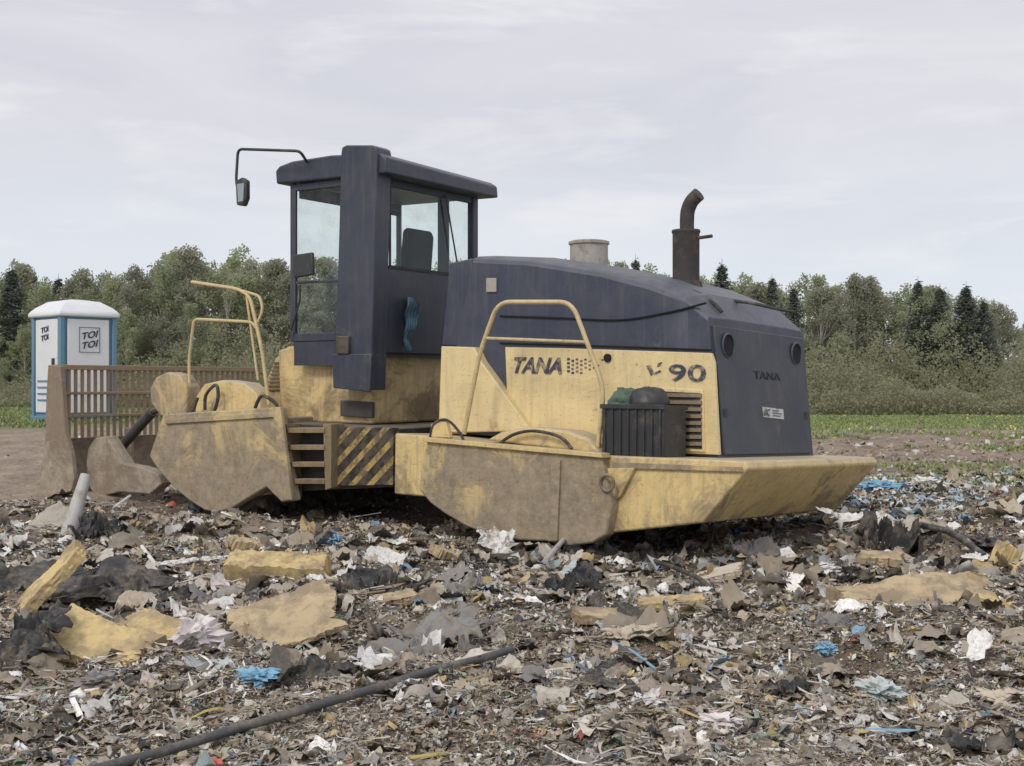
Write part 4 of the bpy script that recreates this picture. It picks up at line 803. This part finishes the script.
def blades(n,xa,xb,ya,yb,h,mask,yl=.0):
    xx=RNG.uniform(xa,xb,n); yy=RNG.uniform(ya,yb,n); k=mask(xx,yy); xx,yy=xx[k],yy[k]; n=len(xx); hh=h*RNG.uniform(.3,1.2,n); z=HT(xx,yy); a_=RNG.uniform(0,6.28,n); w=.012+yy*.0004
    cc=np.array([.25,.30,.125])*RNG.uniform(.65,1.3,n)[:,None]; d=(RNG.uniform(0,1,n)<yl*sst(.5,.75,vnoise(xx*.35,yy*.2,61))); cc[d]=(.66,.58,.14)
    v=np.zeros((n,4,3)); dx,dy=np.cos(a_)*w,np.sin(a_)*w; lx,ly=RNG.normal(0,.7,n)*hh,RNG.normal(0,.7,n)*hh; tp=np.where(d,1.0,.3)
    v[:,0]=np.stack([xx-dx,yy-dy,z-.02],-1); v[:,1]=np.stack([xx+dx,yy+dy,z-.02],-1); v[:,2]=np.stack([xx+lx+dx*tp,yy+ly+dy*tp,z+hh],-1); v[:,3]=np.stack([xx+lx-dx*tp,yy+ly-dy*tp,z+hh],-1)
    return v.reshape(-1,3),np.arange(n*4).reshape(n,4),np.repeat(cc,4,0)
gm=colmat('grass_blades',.8,False)
mk_=lambda x,y:(RNG.uniform(0,1,len(x))<GRR(x,y))
b1=blades(120000,2,36,34,84,.09,mk_,.07)
b2=blades(120000,2,18,15,38,.06,mk_,.02)
b3=blades(60000,-18,-4,20,40,.06,lambda x,y:(y+(vnoise(x*.8,y*.8,26)-.5)*2)>22.5)
vo=0;VV=[];FF=[];CC=[]
for v,f,c in (b1,b2,b3): VV.append(v);FF.append(f+vo);CC.append(c);vo+=len(v)
gr_=bpy.data.objects.new('grass',npmesh('grass',np.concatenate(VV),np.concatenate(FF),gm,np.concatenate(CC))); C.objects.link(gr_); tag(gr_,'rough green grass with dandelions beyond the rubbish','grass',kind='stuff')
# ------------------------------------------------------------------ world, light, camera
sc=bpy.context.scene
w=bpy.data.worlds.new('World'); sc.world=w; w.use_nodes=True; nt=w.node_tree; bg=nt.nodes['Background']; bg.inputs[1].default_value=.112
sdir=Vector((-.50,-.85,.95)).normalized()
sky=N(nt,'ShaderNodeTexSky'); sky.sky_type='NISHITA'; sky.sun_disc=False; sky.sun_elevation=math.asin(sdir.z); sky.sun_rotation=math.atan2(sdir.x,sdir.y)
tc=N(nt,'ShaderNodeTexCoord'); mp=N(nt,'ShaderNodeMapping'); mp.inputs['Scale'].default_value=(1.6,1.6,7.5); mp.inputs['Rotation'].default_value=(0,.06,0); nt.links.new(tc.outputs['Generated'],mp.inputs[0])
n1=noise_out(nt,mp.outputs[0],1.8,8,.55,.6)
sxy=N(nt,'ShaderNodeSeparateXYZ'); nt.links.new(tc.outputs['Generated'],sxy.inputs[0])
cl=mixc(nt,maprange(nt,n1,.34,.66),(6.1,6.15,6.7),(7.2,7.1,7.4))
up_=maprange(nt,sxy.outputs[2],.02,.20,0,1)
cl2=mixc(nt,up_,(6.9,7.4,8.1),cl)
n3=noise_out(nt,mp.outputs[0],3.2,7,.55,.4)
cl2=mixc(nt,maprange(nt,n3,.53,.70,0,.75),cl2,(8.0,7.9,8.0))
fin=mixc(nt,.93,sky.outputs[0],cl2); nt.links.new(fin,bg.inputs[0])
ld=bpy.data.lights.new('sun','SUN'); ld.energy=1.5; ld.angle=R(14); ld.color=(1,.94,.85); so=bpy.data.objects.new('sun',ld); C.objects.link(so); so.rotation_euler=(-sdir).to_track_quat('-Z','Y').to_euler(); so.location=(0,0,20)
cd=bpy.data.cameras.new('camera'); cd.sensor_width=36; cd.lens=36*FPX/1024; cd.clip_end=3000; cam=bpy.data.objects.new('camera',cd); C.objects.link(cam); cam.location=(0,0,H0); cam.rotation_euler=(R(90),0,0); sc.camera=cam
sc.view_settings.view_transform='Standard'; sc.view_settings.look='None'; sc.view_settings.exposure=0
